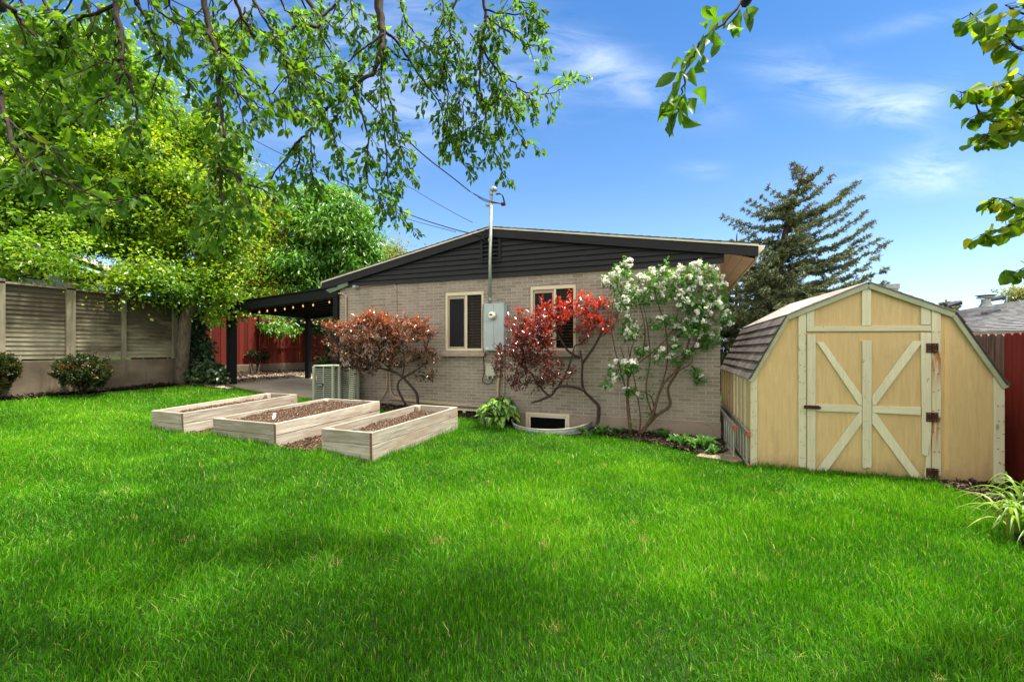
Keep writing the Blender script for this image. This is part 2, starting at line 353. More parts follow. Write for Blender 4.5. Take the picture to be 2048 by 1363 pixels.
c_ = m.mix(m.rng(m.math('ADD', zz.outputs[2], m.math('MULTIPLY', n, .4)), -.1, .35, .75, 0), c_, (.15, .075, .05)); m.col(c_).bump(n3, .35, .004); G['concrete'] = m.m
plain('paver', (.22, .175, .13), .9, .2, .25, 4, bump=.3)
plain('slab', (.36, .30, .24), .9, .2, .2, 1.6, bump=.2)
m = NM('red_fence', .8, .2); n = m.noise(m.co((30, 30, 1.6)), 1, 6, .6); t = m.attr(); c_ = m.ramp(t, [(0, (.07, .009, .006)), (.5, (.115, .013, .008)), (1, (.16, .022, .013))]); c_ = m.mix(m.rng(n, .5, .72, 0, .6), c_, (.085, .018, .012)); m.col(c_).bump(n, .3, .004); G['red_fence'] = m.m
m = NM('old_fence', .85, .2); n = m.noise(m.co((34, 34, 1.5)), 1, 7, .65); t = m.attr(); c_ = m.ramp(n, [(.3, (.035, .022, .016)), (.5, (.13, .075, .05)), (.72, (.26, .19, .145))])
c_ = m.mix(m.rng(t, .72, .78), c_, m.ramp(n, [(.3, (.13, .014, .009)), (.66, (.22, .03, .018)), (.74, (.32, .2, .14))])); m.col(c_).bump(n, .4, .005); G['old_fence'] = m.m
# ground
m = NM('ground', .95, .1); n = m.noise(m.co(), 7, 8, .7); m.col(m.ramp(n, [(.3, (.012, .03, .006)), (.7, (.025, .055, .010))])).bump(n, .6, .03); G['ground'] = m.m
m = NM('soil', .95, .15); n = m.noise(m.co(), 40, 8, .75); n2 = m.noise(m.co(), 5, 4); c_ = m.ramp(n, [(.3, (.03, .017, .011)), (.55, (.09, .052, .034)), (.75, (.22, .15, .11))]); m.col(c_).bump(n, .8, .02); G['soil'] = m.m
m = NM('mulch', .92, .2); n = m.noise(m.co(), 55, 8, .75); m.col(m.ramp(n, [(.35, (.012, .008, .006)), (.65, (.045, .028, .019)), (.8, (.12, .085, .06))])).bump(n, .8, .02); G['mulch'] = m.m
m = NM('gravel', .92, .2); v = m.n.new('ShaderNodeTexVoronoi'); v.inputs['Scale'].default_value = 38; m.l.new(m.co(), v.inputs[0]); n = m.noise(m.co(), 3, 5)
c_ = m.mix(.8, m.ramp(n, [(.35, (.28, .21, .16)), (.65, (.48, .39, .31))]), v.outputs['Color'], 'MULTIPLY'); c_ = m.mix(.5, c_, m.ramp(n, [(.35, (.2, .14, .1)), (.65, (.42, .34, .27))])); m.col(c_).bump(v.outputs['Distance'], .8, .02); G['gravel'] = m.m
for nm, st in (('chip_dark', [(0, (.012, .009, .007)), (.6, (.05, .032, .022)), (.9, (.13, .09, .065)), (1, (.3, .22, .16))]), ('chip_soil', [(0, (.025, .014, .009)), (.55, (.10, .058, .038)), (.9, (.22, .15, .11)), (1, (.50, .40, .32))]), ('pebble', [(0, (.15, .11, .08)), (.5, (.4, .32, .25)), (1, (.62, .54, .46))])):
    m = NM(nm, .85, .2); m.col(m.ramp(m.attr(), st)); G[nm] = m.m
m = NM('bark', .9, .15); n = m.noise(m.co((22, 22, 4)), 1, 6, .65); m.col(m.ramp(n, [(.3, (.045, .034, .026)), (.7, (.17, .135, .105))])).bump(n, .7, .012); G['bark'] = m.m
m = NM('bark_dark', .85, .2); n = m.noise(m.co((40, 40, 12)), 1, 6, .65); m.col(m.ramp(n, [(.3, (.02, .014, .012)), (.75, (.075, .055, .045))])).bump(n, .5, .006); G['bark_dark'] = m.m
m = NM('bark_warm', .85, .2); n = m.noise(m.co((40, 40, 9)), 1, 6, .65); m.col(m.ramp(n, [(.3, (.04, .025, .016)), (.75, (.15, .10, .062))])).bump(n, .5, .006); G['bark_warm'] = m.m
# leaves
leafmat('leaf_apple', [(0, (.045, .12, .016)), (.5, (.09, .20, .025)), (.85, (.17, .29, .038)), (1, (.16, .17, .03))], .52, (1.9, 1.9, .4), .45, .22)
leafmat('leaf_redbud', [(0, (.045, .12, .012)), (.6, (.10, .20, .018)), (1, (.28, .30, .02))], .55, (2.2, 1.9, .35), .5, .10)
leafmat('leaf_shade', [(0, (.045, .14, .007)), (.5, (.14, .28, .014)), (.85, (.28, .42, .02)), (1, (.44, .44, .03))], .42, (1.7, 1.5, .5), .4, .5)
leafmat('leaf_far_left', [(0, (.045, .14, .008)), (.5, (.12, .27, .015)), (.85, (.25, .40, .024)), (1, (.2, .25, .02))], .42, (1.7, 1.5, .5), .4, .5)
leafmat('leaf_yellow', [(0, (.10, .20, .014)), (.5, (.23, .34, .025)), (.85, (.42, .43, .04)), (1, (.42, .27, .05))], .42, (1.5, 1.3, .6), .42, .4)
leafmat('leaf_cherry', [(0, (.035, .13, .014)), (.5, (.085, .24, .025)), (.85, (.16, .34, .04)), (1, (.25, .29, .05))], .38, (1.6, 1.6, .5), .35, .6)
leafmat('leaf_pale', [(0, (.12, .16, .04)), (1, (.28, .25, .09))], .35)
leafmat('needle', [(0, (.055, .065, .030)), (.5, (.155, .185, .085)), (.85, (.23, .27, .135)), (.93, (.26, .25, .10)), (1, (.13, .06, .02))], .1, (1, 1, 1), .6, .3)
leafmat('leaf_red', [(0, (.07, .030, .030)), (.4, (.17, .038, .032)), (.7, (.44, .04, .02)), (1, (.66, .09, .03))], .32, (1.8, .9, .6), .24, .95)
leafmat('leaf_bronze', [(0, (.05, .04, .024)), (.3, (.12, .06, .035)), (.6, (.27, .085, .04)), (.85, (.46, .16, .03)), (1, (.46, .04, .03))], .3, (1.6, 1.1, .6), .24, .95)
leafmat('leaf_mock', [(0, (.04, .14, .025)), (.6, (.09, .24, .035)), (1, (.22, .36, .04))], .4, (1.6, 1.6, .5), .4, .4)
leafmat('petal', [(0, (.80, .81, .72)), (1, (.90, .90, .86))], .3, (1, 1, .95), .6, .2)
leafmat('leaf_barberry', [(0, (.016, .032, .008)), (.6, (.032, .055, .011)), (.85, (.09, .035, .012)), (1, (.20, .045, .02))], .3)
leafmat('leaf_ivy', [(0, (.010, .028, .010)), (.6, (.022, .055, .018)), (1, (.06, .11, .03))], .2, (1.4, 1.5, .5), .4, .5)
leafmat('leaf_weed', [(0, (.04, .13, .03)), (1, (.10, .22, .05))], .3)
leafmat('leaf_hosta', [(0, (.32, .44, .04)), (.45, (.22, .38, .035)), (.62, (.05, .16, .04)), (1, (.03, .11, .035))], .3, (1.3, 1.3, .7), .4, .4, 'edge')
leafmat('leaf_lily', [(0, (.07, .18, .015)), (.6, (.16, .29, .035)), (1, (.27, .36, .07))], .4, (1.3, 1.3, .5), .4, .4)
leafmat('grass', [(0, (.016, .09, .003)), (.35, (.050, .20, .004)), (.7, (.112, .34, .008)), (.9, (.22, .42, .02)), (.94, (.34, .38, .08)), (1, (.52, .40, .20))], .36, (1.2, 1.4, .3), .45, .22)

# ---------------------------------------------------------------- leaves, branches
T_SIMPLE = (np.array([(0, 0, 0), (.45, -.5, .10), (1, 0, -.06), (.45, .5, .10)], float), [(0, 1, 2), (0, 2, 3)])
def _full(prof, droop=.25, fold=.28):
    us = [0, .25, .5, .75, 1]; v = [(u, 0, -droop * u * u) for u in us]
    for sgn in (-1, 1): v += [(us[k], sgn * .5 * prof[k - 1], -droop * us[k] ** 2 + fold * .5 * prof[k - 1] * (1 + .5 * (k == 2))) for k in (1, 2, 3)]
    f = [(0, 5, 1), (1, 5, 6, 2), (2, 6, 7, 3), (3, 7, 4), (0, 1, 8), (1, 2, 9, 8), (2, 3, 10, 9), (3, 4, 10)]
    return (np.array(v, float), f)
T_OVAL = _full((.78, 1.0, .72)); T_ROUND = _full((1.0, 1.05, .8), .12, .22); T_LANCE = _full((.8, 1.0, .62), .35, .35); T_HEART = _full((1.0, .92, .5), .35, .3)
EDGE_FULL = [0, 0, 0, 0, .8, 1, 1, 1, 1, 1, 1]
def unit(a): return a / np.maximum(np.linalg.norm(a, axis=1, keepdims=True), 1e-9)
def leaves(name, P, D, L, W, mat, parent=None, tpl=T_SIMPLE, tint=None, N=None, edge=False, smooth=False, jit=.5, r=None):
    P = np.asarray(P, float); n = len(P); D = unit(np.asarray(D, float)); r_ = r or rng
    L = np.broadcast_to(np.asarray(L, float), (n,)); W = np.broadcast_to(np.asarray(W, float), (n,))
    if N is None: N = np.array([0, 0, 1.0]) + r_.normal(0, jit, (n, 3))
    S = unit(np.cross(N, D) + 1e-6); Nn = np.cross(D, S)
    tv, tf = tpl; k = len(tv)
    zv = r_.uniform(.2, 2.2, n) if k > 4 else np.ones(n)
    V = P[:, None, :] + D[:, None, :] * (tv[None, :, 0:1] * L[:, None, None]) + S[:, None, :] * (tv[None, :, 1:2] * W[:, None, None]) + Nn[:, None, :] * (tv[None, :, 2:3] * (L * zv)[:, None, None])
    fl = np.array([i for f in tf for i in f]); sz = np.array([len(f) for f in tf]); st = np.concatenate([[0], np.cumsum(sz)[:-1]])
    loops = (fl[None, :] + (np.arange(n) * k)[:, None]).ravel(); starts = (st[None, :] + (np.arange(n) * len(fl))[:, None]).ravel()
    if tint is None: tint = r_.random(n)
    at = {'tint': np.repeat(np.clip(tint, 0, 1), k)}
    if edge: at['edge'] = np.tile(np.array(EDGE_FULL), n) * .9 + np.repeat(r_.random(n) * .1, k)
    return np_mesh(name, V.reshape(-1, 3), loops, starts, G[mat], parent, at, smooth)
def grow(trunk, tips, r_tip=.006, r_max=.09, seg=.45, sag=.0, r=None, power=.5):
    """branches joining each tip to the nearest wood, thickened by what they carry"""
    r_ = r or rng
    nodes = [np.array(p, float) for p in trunk]; par = [max(i - 1, -1) for i in range(len(nodes))]; par[0] = -1; nt = len(nodes)
    tips = sorted(tips, key=lambda p: min(np.linalg.norm(np.array(p) - q) for q in nodes[::2])); paths = []; ends = []
    for tp in tips:
        tp = np.array(tp, float); A = np.array(nodes); d = A - tp; dist = np.linalg.norm(d, axis=1)
        cost = dist + .8 * np.maximum(0, A[:, 2] - tp[2])
        cost[:nt // 3] += .6
        i = int(np.argmin(cost)); a = nodes[i]; n = max(2, int(dist[i] / seg) + 1); path = [i]; last = i
        side = r_.normal(0, .10 * dist[i], 3); side[2] = abs(side[2]) * .6 - sag * dist[i]
        for k in range(1, n + 1):
            t = k / n; p = a + (tp - a) * t + side * (4 * t * (1 - t)) + (r_.normal(0, .02, 3) if k < n else 0)
            nodes.append(p); par.append(last); last = len(nodes) - 1; path.append(last)
        paths.append(path); ends.append(last)
    wgt = np.zeros(len(nodes))
    for e in ends:
        i = e
        while i >= 0: wgt[i] += 1; i = par[i]
    rad = np.minimum(r_tip * np.maximum(wgt, 1) ** power, r_max)
    return nodes, paths, rad
def branches(mb, nodes, paths, rad, n=5):
    for p in paths:
        rr = [min(rad[i], rad[p[1]]) for i in p]; mb.tube([nodes[i] for i in p], rr, n, False)
def fill(ells, n, r, bias=.45):
    vol = np.array([(e[1][0] * e[1][1] * e[1][2]) ** .75 for e in ells]); which = r.choice(len(ells), n, p=vol / vol.sum())
    d = unit(r.normal(0, 1, (n, 3))); rad = r.random(n) ** bias
    c = np.array([tuple(e[0]) for e in ells])[which]; s = np.array([e[1] for e in ells])[which]
    return c + d * s * rad[:, None], c
def tree(name, label, cat, trunk, tr, ells, nclump, per, size, mat, bark='bark', spread=.3, droop=.25, seed=1, group=None, tpl=T_SIMPLE, wid=.55, twig=True, rmax=.07, tintf=None, bias=.5, rt=.006, gaps=()):
    r = np.random.default_rng(seed); t = thing(name, label, cat, trunk[0], group)
    tips, cen = fill(ells, nclump, r, bias)
    if gaps:                                # openings in the crown
        sx, sy, _d = to_px(tips); keep = np.ones(nclump, bool)
        for (x, y, rx, ry) in gaps: keep &= ((sx - x) / rx) ** 2 + ((sy - y) / ry) ** 2 > 1
        tips, cen = tips[keep], cen[keep]; nclump = len(tips)
    tk = curve(trunk, 3); rr = np.interp(np.linspace(0, 1, len(tk)), np.linspace(0, 1, len(tr)), tr)
    mb = MB(); mb.tube(tk, rr, 10)
    nodes, paths, rad = grow(tk, tips, rt, rmax, r=r); branches(mb, nodes, paths, rad); mb.build('trunk', G[bark], t, smooth=True)
    m = nclump * per; ci = np.repeat(np.arange(nclump), per)
    sz = spread * (.45 + 1.0 * r.random(nclump))
    off = r.normal(0, 1, (m, 3)) * np.array([1, 1, .55]) * sz[ci][:, None]
    P = tips[ci] + off; out = unit(P - cen[ci] + r.normal(0, .4, (m, 3))) 
    D = out * .6 + r.normal(0, .6, (m, 3)); D[:, 2] -= droop
    base = r.random(nclump) ** 1.3 * .66 - .03
    tint = base[ci] + r.random(m) * .42 if tintf is None else tintf(P, base[ci], r)
    L = size * (.5 + .9 * r.random(m)) * (.72 + .6 * r.random(nclump))[ci]
    leaves('crown', P, D, L, L * wid, mat, t, tpl, tint, r=r)
    return t

# ---------------------------------------------------------------- ground, lawn, beds of mulch
def grid(name, x0, x1, y0, y1, st, mat, fz, mask=None, kind='structure', dz=0):
    xs = np.arange(x0, x1 + st / 2, st); ys = np.arange(y0, y1 + st / 2, st); X, Y = np.meshgrid(xs, ys); Z = fz(X, Y) + dz
    nx, ny = len(xs), len(ys); V = np.stack([X, Y, Z], -1).reshape(-1, 3)
    i, j = np.meshgrid(np.arange(nx - 1), np.arange(ny - 1)); a = (j * nx + i).ravel(); q = np.stack([a, a + 1, a + nx + 1, a + nx], -1)
    if mask is not None:
        cx_, cy_ = V[q].mean(1)[:, 0], V[q].mean(1)[:, 1]; q = q[mask(cx_, cy_)]
    o = np_mesh(name, V, q.ravel(), np.arange(len(q)) * 4, mat, smooth=True); return tag(o, kind=kind)
in_well = lambda x, y, k=1.0: (((x - WC) / (WR * k)) ** 2 + (y / (WD * k)) ** 2 < 1) & (y < .1)
def ground_z(X, Y):
    Z = gz(X, Y); d = np.maximum(0, np.hypot(X + 5, Y + 2) - 20); Z = Z - .012 * d * (X > 0)
    Z = np.where(in_well(X, Y, .96), -.55, Z); return Z
gx = np.concatenate([[-400, -120, -60, -36], np.arange(-24, 10.01, .12), [16, 36, 80, 160, 400]]); gy = np.concatenate([[-300, -80, -30], np.arange(-12, 14.01, .12), [20, 36, 70, 150, 400]])
X, Y = np.meshgrid(gx, gy); Z = ground_z(np.clip(X, -26, 12), np.clip(Y, -14, 20)); nx = len(gx)
i, j = np.meshgrid(np.arange(nx - 1), np.arange(len(gy) - 1)); a = (j * nx + i).ravel()
tag(np_mesh('ground', np.stack([X, Y, Z], -1).reshape(-1, 3), np.stack([a, a + 1, a + nx + 1, a + nx], -1).ravel(), np.arange(len(a)) * 4, G['ground'], smooth=True), kind='structure')
def P2(lst): return [tuple(gp(x, y))[:2] for x, y in lst]
# mulch bed along the house wall and its edge with the lawn
bed_edge = P2([(1168, 856), (1200, 872), (1260, 880), (1320, 892), (1380, 906), (1432, 914)])
bed_right = [(WC + .62, .02), (WC + .62, -.55)] + bed_edge + [(.02, -.9), (.05, .02)]
bed_left = [(-8.3, .02), (-8.3, -.55), (-7.0, -.62), (-6.0, -.62), (-5.2, -.5), (-4.4, -.42), (WC - .75, -.3), (WC - .75, .02)]
mulch_right = P2([(1868, 966), (1890, 978), (1935, 992), (1985, 1012), (2010, 1050), (2048, 1100), (2110, 1150)]) + [(3.3, -4.2), (3.3, -1.2), (2.9, -1.55)]
strip_left = [(-13.25, -6.5)] + P2([(0, 803), (60, 797), (160, 788), (240, 781), (330, 773), (372, 770)]) + [(-12.6, .3), (-13.25, .3)]
red_bed = [(-12.75, .3), (-12.35, .25), (-12.55, 2.0), (-12.9, 4.2), (-13.2, 7.5), (-14.1, 7.5), (-14.7, .3)]
gravel_p = P2([(372, 770), (410, 774), (444, 779), (456, 780)]) + [(-12.1, .3), (-12.5, 2.8), (-13.0, 6.5), (-13.4, 6.5), (-13.5, 3.5), (-13.3, .8)]
patio_p = [(-12.27, -.05), (-8.5, -.32), (-8.48, 7.5), (-12.6, 7.5)]
mound = lambda X, Y: ground_z(X, Y) + .035 + .05 * (vnoise(X * 5, Y * 5, 3) - .5)
def mulch(name, poly, mat, dz=.0, st=.06, kind='structure'):
    xs = [p[0] for p in poly]; ys = [p[1] for p in poly]
    return grid(name, min(xs), max(xs), min(ys), max(ys), st, G[mat], mound, lambda x, y: inpoly(x, y, poly) & ~in_well(x, y, 1.0), kind, dz)
for nm, poly, mt in (('mulch_bed', bed_right, 'mulch'), ('mulch_bed', bed_left, 'mulch'), ('mulch_bed', mulch_right, 'mulch'), ('mulch_bed', strip_left, 'mulch'), ('mulch_bed', red_bed, 'mulch'), ('gravel_strip', gravel_p, 'gravel')): mulch(nm, poly, mt, .006 if mt == 'gravel' else 0)
mb = MB(); zc = lambda x, y: float(gz(x, y)) + .06
mb.prism([(x, y, zc(x, y) - .3) for x, y in patio_p], (0, 0, .3)); o = mb.build('patio_slab', G['slab']); tag(o, kind='structure')
# chips and pebbles
def chips(name, poly, n, mat, L, z=mound, seed=3, dz=.012, flat=.35):
    r = np.random.default_rng(seed); xs = [p[0] for p in poly]; ys = [p[1] for p in poly]
    x = r.uniform(min(xs), max(xs), n); y = r.uniform(min(ys), max(ys), n); k = inpoly(x, y, poly) & ~in_well(x, y, 1.02); x, y = x[k], y[k]; n = len(x)
    P = np.stack([x, y, z(x, y) + dz], -1); D = r.normal(0, 1, (n, 3)); D[:, 2] *= flat
    return tag(leaves(name, P, D, L * (.4 + r.random(n)), L * .4 * (.5 + r.random(n)), mat, r=r, tint=r.random(n) ** 1.4, jit=.4), kind='stuff')
chips('mulch_chips', bed_right, 16000, 'chip_dark', .05, seed=4); chips('mulch_chips', bed_left, 9000, 'chip_dark', .05, seed=5)
chips('mulch_chips', mulch_right, 9000, 'chip_dark', .055, seed=6); chips('mulch_chips', strip_left, 9000, 'chip_dark', .06, seed=7)
chips('mulch_chips', red_bed, 9000, 'chip_dark', .06, seed=8); chips('gravel', gravel_p, 9000, 'pebble', .05, seed=9)
# raised beds: (near right corner, width, length, rotation, tilt, height, soil depth below the rim)
def at(x, y, Y): return px(x, y, Y)
BEDS = [dict(p=at(368, 870, 6.86), w=.81, L=2.16, rz=R(-1.5), tilt=.047, h=.35, rows=2, soil=.07), dict(p=at(553, 900, 6.35), w=1.37, L=2.31, rz=R(-1.5), tilt=.036, h=.39, rows=3, soil=.035), dict(p=at(745, 918, 5.8), w=.887, L=2.326, rz=R(-1.5), tilt=.03, h=.355, rows=2, soil=.10)]
def bed_poly(b, g=0.0):
    c, s = cos(b['rz']), sin(b['rz']); p = b['p']
    return [(p.x + c * x - s * y, p.y + s * x + c * y) for x, y in ((g, -g), (g, b['L'] + g), (-b['w'] - g, b['L'] + g), (-b['w'] - g, -g))]
bed_ps = [bed_poly(b) for b in BEDS]
gap_p = [bed_ps[0][0], bed_ps[1][3], bed_ps[1][2], bed_ps[0][1]]; gap2 = [bed_ps[1][0], bed_ps[2][3], bed_ps[2][2], bed_ps[1][1]]
lowz = lambda X, Y: ground_z(X, Y) + .01 + .03 * (vnoise(X * 6, Y * 6, 5) - .5)
for gpz, sd in ((gap_p, 11), (gap2, 12)):
    xs = [p[0] for p in gpz]; ys = [p[1] for p in gpz]
    grid('mulch_path', min(xs), max(xs), min(ys), max(ys), .05, G['soil'], lowz, lambda x, y: inpoly(x, y, gpz))
    chips('mulch_chips', gpz, 5000, 'chip_soil', .04, lowz, sd)
# ---------------------------------------------------------------- grass
lawn = [(3.3, -12), (3.3, -4.3)] + mulch_right[::-1][3:] + [(2.4, -1.62), (.22, -1.62), (.0, -1.3)] + bed_edge[::-1] + [(-2.1, -.55), (-2.4, -.98), (-3.8, -.98), (WC - .9, -.36), (-4.4, -.4), (-5.2, -.46), (-6, -.58), (-7.2, -.6), (-8.4, -.5), (-8.6, -.34), (-10.3, -.22), (-12.2, -.1)] + P2([(456, 781), (410, 776), (372, 772), (330, 776), (240, 784), (160, 791), (60, 800), (0, 806)]) + [(-13.0, -7), (-13, -12)]
def grass():
    r = np.random.default_rng(5); Ps = []
    for lo, hi, den in ((0, 3.0, 11500), (3.0, 4.5, 8200), (4.5, 6.5, 5600), (6.5, 9, 3700), (9, 15, 2400)):
        wd = 1.30 * hi + .6; n = int(den * (hi - lo) * 2 * wd)
        Yv = r.uniform(lo, hi, n); Xv = r.uniform(-wd, wd, n); k = np.abs(Xv) < 1.3 * Yv + .9; Yv, Xv = Yv[k], Xv[k]
        x = CAM[0] + CT * Xv - ST * Yv; y = CAM[1] + ST * Xv + CT * Yv
        k = inpoly(x, y, lawn) & ~in_well(x, y, 1.05)
        for b in bed_ps + [gap_p, gap2]: k &= ~inpoly(x, y, b)
        Ps.append(np.stack([x[k], y[k], Yv[k]], -1))
    A = np.concatenate(Ps); x, y, dist = A.T; n = len(x)
    big = vnoise(x * .8, y * .8, 1); mid = vnoise(x * 2.6, y * 2.6, 2); fine = vnoise(x * 7, y * 7, 4)
    H = (.034 + .030 * big + .026 * mid) * (.40 + 1.0 * r.random(n)) * (1 + .25 * (fine - .5))
    tall = r.random(n) < .035; H[tall] *= 1.6
    edge = (y > -1.74) & (y < -1.55) & (x > .25) & (x < 2.5)
    for b in BEDS: edge |= inpoly(x, y, bed_poly(b, .075))
    H[edge] *= 1.15 + .75 * r.random(edge.sum())
    W = (.0028 + .0022 * r.random(n)) * (1 + .13 * np.maximum(0, dist - 2))
    ang = 2 * pi * (vnoise(x * 1.7, y * 1.7, 8) * 1.6 + .35 * fine) + r.normal(0, 1.7, n)
    lean = np.clip(.30 + .45 * (vnoise(x * 1.5, y * 1.5, 9) - .4) + r.normal(0, .34, n), 0, 1.5)
    dirv = np.stack([np.cos(ang), np.sin(ang), np.zeros(n)], -1); a2 = r.random(n) * 2 * pi; S = np.stack([np.cos(a2), np.sin(a2), np.zeros(n)], -1)
    B = np.stack([x, y, ground_z(x, y) - .004], -1); Z = np.array([0, 0, 1.0])
    def pt(t, wf, sgn): return B + Z * (H * t * (1 - .28 * lean * t))[:, None] + dirv * (H * lean * t * t)[:, None] + S * (W * wf * sgn * .5)[:, None]
    V = np.stack([pt(0, .8, -1), pt(0, .8, 1), pt(.55, 1, 1), pt(.55, 1, -1), pt(1, 0, 1)], 1)
    tint = .0 + .58 * r.random(n) ** 1.3 + .36 * big + .30 * (mid - .4) + .16 * (vnoise(x * .33, y * .33, 33) - .4)
    tint = np.minimum(tint, .89); straw = vnoise(x * 3.1, y * 3.1, 21) * vnoise(x * 9, y * 9, 22)
    dead = (r.random(n) < .012) | ((straw > .80) & (r.random(n) < .75))
    spots = [gp(*q)[:2] for q in ((628, 1122), (666, 1131), (1108, 1262), (975, 970), (1476, 1155), (1015, 1057), (1090, 1100), (1525, 1165), (1270, 1050), (376, 1084))]
    for (sx, sy) in spots:
        d = np.hypot((x - sx), (y - sy)) + .03 * (r.random(n) - .5); dead |= (d < .03 + .02 * r.random(n)) & (r.random(n) < .6)
    tint[dead] = .95 + .05 * r.random(dead.sum()); pale = (~dead) & (r.random(n) < .04); tint[pale] = .9 + .03 * r.random(pale.sum())
    loops = (np.array([0, 1, 2, 3, 3, 2, 4])[None] + (np.arange(n) * 5)[:, None]).ravel(); starts = (np.array([0, 4])[None] + (np.arange(n) * 7)[:, None]).ravel()
    o = np_mesh('grass', V.reshape(-1, 3), loops, starts, G['grass'], attrs={'tint': np.repeat(tint, 5)}); tag(o, 'thick mown green lawn with a few straw-coloured dead tufts', 'grass', kind='stuff'); print('blades', n)
grass()

# ---------------------------------------------------------------- the brick house
WT = 3.235; HL = -8.44; HB = 13.0
house = thing('brick_house', 'low taupe brick house with black gable siding and cream windows', 'house', (0, 0, 0))
def walled(mb, x0, x1, z0, z1, holes, d=.09, y=0):
    xs = sorted({x0, x1, *[h[0] for h in holes], *[h[1] for h in holes]}); zs = sorted({z0, z1, *[h[2] for h in holes], *[h[3] for h in holes]})
    for a, b in zip(xs, xs[1:]):
        for c, e in zip(zs, zs[1:]):
            if any(h[0] <= a and b <= h[1] and h[2] <= c and e <= h[3] for h in holes): continue
            mb.quad((a, y, c), (b, y, c), (b, y, e), (a, y, e))
    for h in holes:
        a, b, c, e = h; mb.quad((a, y, c), (a, y, e), (a, y + d, e), (a, y + d, c)); mb.quad((b, y, c), (b, y + d, c), (b, y + d, e), (b, y, e))
        mb.quad((a, y, e), (b, y, e), (b, y + d, e), (a, y + d, e)); mb.quad((a, y, c), (a, y + d, c), (b, y + d, c), (b, y, c))
W1 = (-5.52, -4.585, 1.665, 2.965); W2 = (-3.54, -2.585, 1.665, 3.0); WB = (-3.615, -2.72, -.02, .395); WV = (-5.35, -4.72, .26, .42)
FZ = .40
mb = MB(); walled(mb, HL, 0, FZ, WT, [W1, W2]); mb.quad((0, 0, FZ), (0, HB, FZ), (0, HB, WT + .1), (0, 0, WT + .1)); mb.quad((HL, HB, FZ), (HL, 0, FZ), (HL, 0, WT), (HL, HB, WT)); mb.quad((HL, HB, FZ), (0, HB, FZ), (0, HB, WT), (HL, HB, WT))
mb.build('wall', G['brick'], house)
mb = MB(); walled(mb, HL + .0, .012, -.7, FZ, [(WB[0], WB[1], WB[2], WB[3]), (WV[0], WV[1], WV[2], FZ - .005)], .08, -.014)
mb.quad((HL, -.014, FZ), (.012, -.014, FZ), (.012, 0, FZ), (HL, 0, FZ)); mb.quad((.012, -.014, -.7), (.012, HB, -.7), (.012, HB, FZ), (.012, -.014, FZ)); mb.build('foundation', G['foundation'], house)
# dark line of cracks in the foundation and brick
mb = MB()
for pts in ([(1393, 845), (1404, 846), (1420, 850), (1424, 856), (1428, 868)], [(1143, 832), (1150, 830), (1160, 835), (1166, 840)], [(1052, 836), (1045, 830), (1040, 832)]):
    mb.tube([on(x, y, 1, -.0155) for x, y in pts], .0022, 4); mb.build('crack', G['dark_void'], house); mb = MB()

# gable: lap siding, rake boards, roof
pk = on(980, 454, 1, -.09); rt_ = on(1517, 488, 1, -.09); lf = on(643, 563, 1, -.09)
PKX, PKZ, RX, RZ, LX, LZ = pk.x, pk.z, rt_.x, rt_.z, lf.x, lf.z
rake = lambda x: PKZ + (RZ - PKZ) * (x - PKX) / (RX - PKX) if x > PKX else PKZ + (LZ - PKZ) * (PKX - x) / (PKX - LX)
def rake_x(z): return PKX - (PKZ - z) * (PKX - LX) / (PKZ - LZ), PKX + (PKZ - z) * (RX - PKX) / (PKZ - RZ)
mb = MB(); n = 9; z = WT - .02; hb = (PKZ - .08 - z) / n; LV = (-4.63, -4.17, 3.53, 4.10)
for k in range(n):
    za, zb = z + k * hb, z + (k + 1) * hb + .004
    xl, xr = rake_x(za); xl2, xr2 = rake_x(zb); xl, xl2 = max(xl, HL - .02) if k == 0 else xl, xl2
    xr, xr2 = min(xr, .06), min(xr2, .06); xl, xl2 = max(xl, HL - .02), max(xl2, HL - .02)
    spans = [(xl, xl2, xr, xr2)]
    if zb > LV[2] + .04 and za < LV[3] - .02: spans = [(xl, xl2, LV[0], LV[0]), (LV[1], LV[1], xr, xr2)]
    for a, a2, b, b2 in spans:
        mb.rt(); mb.add([(a, -.046, za), (b, -.046, za), (b2, -.018, zb), (a2, -.018, zb), (a, -.012, za), (b, -.012, za)], [(0, 1, 2, 3), (0, 4, 5, 1)])
mb.build('gable_siding', G['black_paint'], house)
lou = MB(); a, b, c, e = LV
for q in ((a, c, a + .05, e), (b - .05, c, b, e), (a + .05, c, b - .05, c + .05), (a + .05, e - .05, b - .05, e)): lou.box(q[0], -.062, q[1], q[2], -.01, q[3])
fr = lou.build('louvre_vent', G['black_paint'], house, .003)
lb = MB(); lb.quad((a + .04, -.006, c + .04), (b - .04, -.006, c + .04), (b - .04, -.006, e - .04), (a + .04, -.006, e - .04)); lb.build('vent_back', G['dark_void'], fr)
for k in range(5):
    s_ = MB(); z0 = c + .07 + k * .088; s_.add([(a + .05, -.058, z0), (b - .05, -.058, z0), (b - .05, -.014, z0 + .075), (a + .05, -.014, z0 + .075), (a + .05, -.052, z0 - .006), (b - .05, -.052, z0 - .006)], [(0, 1, 2, 3), (4, 0, 3), (0, 4, 5, 1)]); s_.build('slat', G['black_paint'], fr)
for (xa, za, xb, zb) in ((PKX, PKZ, RX, RZ), (LX, LZ, PKX, PKZ)):
    mb = MB(); hgt = .205; mb.prism([(xa, -.05, za - .035), (xb, -.05, zb - .035), (xb, -.05, zb - hgt), (xa, -.05, za - hgt)], (0, -.045, 0)); mb.build('rake_board', G['black_paint'], house, .003)
    mb = MB(); mb.prism([(xa, -.04, za), (xb, -.04, zb), (xb, -.04, zb - .036), (xa, -.04, za - .036)], (0, -.072, 0)); mb.build('drip_edge', G['drip'], house)
